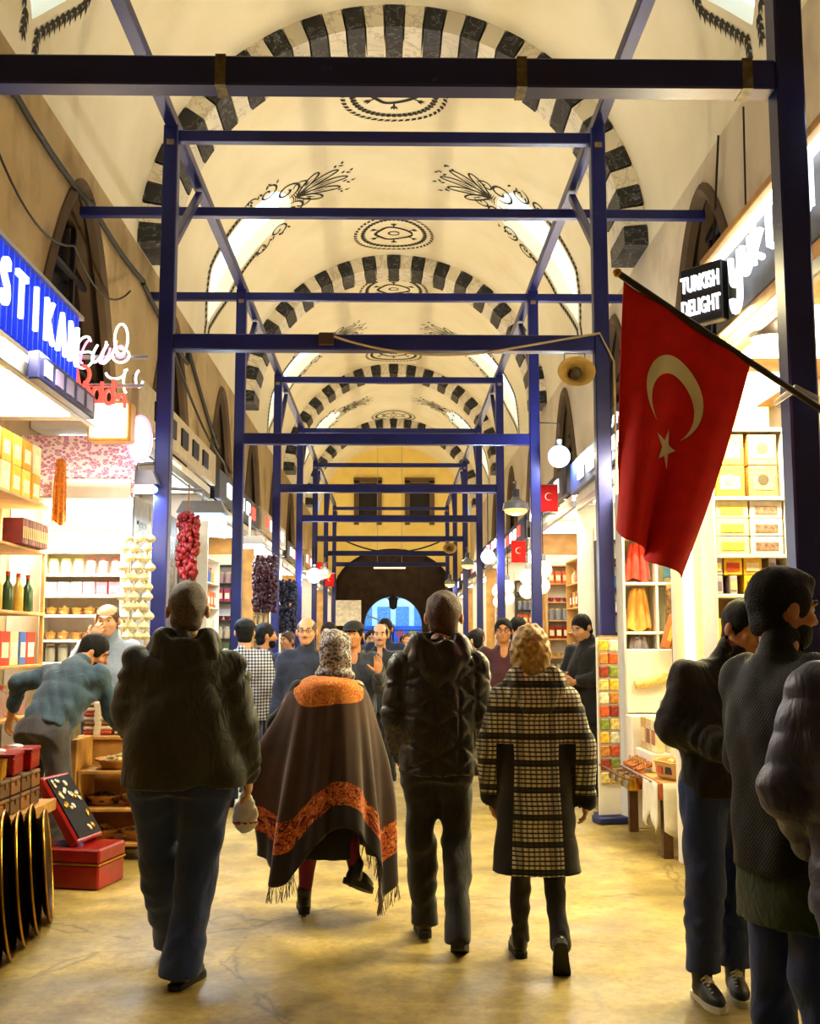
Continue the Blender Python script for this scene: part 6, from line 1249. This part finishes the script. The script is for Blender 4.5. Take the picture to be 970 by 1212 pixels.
# ---------------------------------------------------------------- stall keepers
RB = np.array(Euler((-R(38), 0, 0), 'XYZ').to_matrix()); OB = np.array([0, 0, .92]) - RB @ np.array([0, 0, .92])
def bp(*p): return RB @ np.array(p, float) + OB
person('bearded stall keeper in slate sweater bending over his goods at the left', (-2.40, 7.72, 0), R(-26), 1.76,
       J=dict(sL=bp(-.2, 0, 1.41), sR=bp(.2, 0, 1.41), eL=bp(-.42, -.05, 1.28), wL=bp(-.52, .12, 1.12), eR=bp(.22, .02, 1.41) + np.array([.04, .10, -.30]), wR=bp(.22, .02, 1.41) + np.array([.06, .30, -.50]), neck=bp(0, -.01, 1.48), head=bp(0, .05, 1.63), kL=(-.12, .03, .5), kR=(.12, .05, .5), aL=(-.12, -.04, .09), aR=(.12, -.02, .09)),
       girth=1.04, look=(-.5, .1, -.95), torso=(RB, OB), top=dict(m='knit_slate', hem=.93, w=(.18, .185, .21, .20), d=(.13, .13, .14, .12), arm=(.078, .062, .048), collar='round', wa=.009, wl=.13, nm='sweater', cuff=-.06), legs=dict(m='denim_grey', r=(.098, .08, .07)), hair=dict(m=m_hair_d, beard=1, kind='short', t=.008), sk=m_skin2, hands=dict(R=dict(N=(0, .3, -1), curl=.5), L=dict(curl=.6)), res=.011)
person('stall keeper in grey blue sweater covering his mouth with one hand', (-2.33, 9.12, 0), R(176), 1.84,
       J=dict(eL=(-.28, .05, 1.16), wL=(-.2, .26, 1.02), eR=(.25, .16, 1.20), wR=(.07, .20, 1.46), head=(0, .06, 1.62)), look=(-.12, 0, .1), top=dict(m='knit_grey', hem=.84, collar='stand', nm='sweater'), legs=dict(m='denim'), hair=dict(m=m_hair_b, kind='bald', t=.006), hands=dict(R=dict(D=(-.5, .1, .9), N=(0, -1, 0), curl=.9)))
person('stall keeper in black coat looking down at his hands, right side', (1.98, 11.3, 0), R(128), 1.80,
       J=dict(eL=(-.25, .06, 1.15), wL=(-.06, .24, 1.10), eR=(.26, .06, 1.14), wR=(.06, .26, 1.12), head=(0, .07, 1.63)), look=(-.4, 0, 0), top=dict(m='wool_black', hem=.7, collar='stand', nm='coat', cuff=-.05), legs=dict(m='denim_black'), hair=dict(m=m_hair_d), res=.013)

# ---------------------------------------------------------------- the crowd down the hall
def cap(t, j, hp, S, HR):
    m = MB(); m.grid(lambda u, v: np.array(hp(.104 * math.sin(v * PI / 2) * math.cos(2 * PI * u), -.012 + .122 * math.sin(v * PI / 2) * math.sin(2 * PI * u), .055 + .085 * math.cos(v * PI / 2))) * S, 20, 8, closed=True)
    m.grid(lambda u, v: np.array(hp((u - .5) * .16, .095 + .07 * v * math.cos((u - .5) * 2), .058 - .012 * v)) * S, 8, 4); m.build('cap', M('cap_dark', '0d0f18', .8, var=.3), t, smooth=50)
def glasses(t, j, hp, S, HR):
    m = MB()
    for s in (-1, 1): m.tube([hp(s * .033 + .022 * math.cos(a), .106, .006 + .017 * math.sin(a)) * S for a in np.linspace(0, 2 * PI, 14, endpoint=False)], .0026 * S, 5, closed=True); m.tube([hp(s * .055, .104, .01) * S, hp(s * .080, .0, .008) * S], .0022 * S, 5)
    m.tube([hp(-.012, .108, .01) * S, hp(.012, .108, .01) * S], .0022 * S, 5); m.build('glasses', M('glasses_black', '0c0c0e', .3), t)
WALK = dict(kL=(-.10, .10, .52), aL=(-.10, .12, .10), kR=(.10, .02, .5), aR=(.10, -.16, .13))
CR = [
 ('man in dark cap and checked shirt seen from behind', -1.42, 10.6, 10, 1.74, 'check_shirt', 'denim', m_hair_d, cap, {}),
 ('man in navy sweater standing beside the checked shirt', -1.30, 11.2, -70, 1.71, 'knit_navy', 'denim_black', m_hair_d, None, dict(beard=1)),
 ('grey haired man with glasses and moustache in navy jacket, facing us', -.77, 9.9, 176, 1.74, 'jacket_navy', 'denim_black', m_hair_g, glasses, dict(kind='bald', moustache=1, t=.006)),
 ('man in flat cap and charcoal jacket gesturing with one hand', -.36, 10.2, 170, 1.71, 'jacket_charcoal', 'denim_black', m_hair_d, cap, {}),
 ('bald moustached man in dark suit walking towards us', -.14, 11.9, 178, 1.72, 'suit_dark', 'denim_black', m_hair_d, None, dict(kind='bald', moustache=1, t=.005)),
 ('tall dark haired man behind the bald man in the suit', -.10, 14.2, 165, 1.82, 'jacket_navy', 'denim', m_hair_d, None, {}),
 ('young man in cream jacket between the capped and suited men', -.30, 15.0, 185, 1.68, 'cloth_cream', 'denim', m_hair_d, None, {}),
 ('man in glasses and maroon sweater beyond the plaid coat', 1.12, 11.2, 172, 1.76, 'knit_maroon', 'denim_black', m_hair_d, glasses, {}),
 ('dark haired man seen from behind next to the maroon sweater', 1.38, 12.2, -15, 1.80, 'jacket_charcoal', 'denim', m_hair_d, None, {}),
 ('person in beige jacket beside the blue posts on the right', 1.12, 14.6, 195, 1.70, 'cloth_beige', 'denim', m_hair_b, None, {}),
 ('person in dark coat left of the beige jacket', .98, 13.2, 60, 1.66, 'suit_dark', 'denim_black', m_hair_d, None, {}),
 ('man in blue jacket near the left stall counters', -1.38, 14.6, 140, 1.66, 'cloth_blue', 'denim', m_hair_b, None, {}),
 ('dark haired man just behind the grey haired man', -.72, 12.4, 168, 1.74, 'suit_dark', 'denim_black', m_hair_d, None, {}),
 ('small distant walker in red coat near the middle of the hall', .25, 19.0, 175, 1.68, 'cloth_red', 'denim', m_hair_b, None, {}),
 ('distant walker in charcoal jacket left of the gate', -.75, 22.0, 10, 1.76, 'jacket_charcoal', 'denim_black', m_hair_d, None, {}),
 ('distant walker in cream jacket far down the hall', .60, 24.0, 180, 1.72, 'cloth_cream', 'denim', m_hair_d, None, {}),
 ('distant walker in navy jacket close to the gate', -.35, 30.0, 175, 1.74, 'jacket_navy', 'denim', m_hair_d, None, {}),
 ('tiny distant walker in dark coat under the gate', .3, 36.0, 0, 1.72, 'suit_dark', 'denim_black', m_hair_d, None, {})]
for i, (lab, x, y, a, H, mt, lm, hm, ex, hr) in enumerate(CR):
    far = y > 16; J = dict(WALK) if i % 2 else {}
    if 'gesturing' in lab: J.update(eR=(-.26, .04, 1.15), eL=(-.27, .06, 1.16), wL=(-.28, .24, 1.28)); J['eR'] = (.25, 0, 1.13)
    person(lab, (x, y, 0), R(a), H, J=J, top=dict(m=mt, collar='shirt' if i % 3 != 2 else 'stand', hem=.80), legs=dict(m=lm), hair=dict(dict(m=hm), **hr), sk=(m_skin, m_skin2)[i % 2], extra=ex, res=.022 if far else .015, face=abs(a) > 40, hands=dict(L=dict(D=(0, .1, 1), N=(0, 1, 0), curl=.15)) if 'gesturing' in lab else None)

# ---------------------------------------------------------------- say which one: order words for look-alikes that stand in a row
ORD = ['first', 'second', 'third', 'fourth', 'fifth', 'sixth', 'seventh', 'eighth', 'ninth', 'tenth', 'eleventh', 'twelfth', 'thirteenth', 'fourteenth', 'fifteenth', 'sixteenth']
by = {}
for o in COL.objects:
    if o.parent is None and 'label' in o and 'group' in o: by.setdefault((o['label'], o['group']), []).append(o)
for (lab, grp), L_ in by.items():
    if len(L_) < 2: continue
    P = np.array([o.location for o in L_]); sp = np.ptp(P, axis=0); ax = 1 if sp[1] > sp[0] else 0; lv = sorted(set(np.round(P[:, 2], 2))); pos = sorted(set(np.round(P[:, ax], 2))); oth = sorted(set(np.round(P[:, 1 - ax], 2)))
    if len(pos) > len(ORD) or len(lv) > 6: continue
    for o, p in zip(L_, P):
        w = []
        if len(lv) > 1: w.append((('lower', 'upper') if len(lv) == 2 else ('bottom', 'middle', 'top') if len(lv) == 3 else [q + ' level' for q in ORD])[lv.index(round(p[2], 2))])
        if len(oth) == 2 and len(pos) * len(lv) < len(L_): w.append(('inner', 'outer')[oth.index(round(p[1 - ax], 2))])
        if len(pos) > 1: w.append(ORD[pos.index(round(p[ax], 2))] + (' from the front' if ax else ' from the left'))
        n = lab + ', ' + ' '.join(w)
        if len(n.split()) <= 16: o['label'] = n
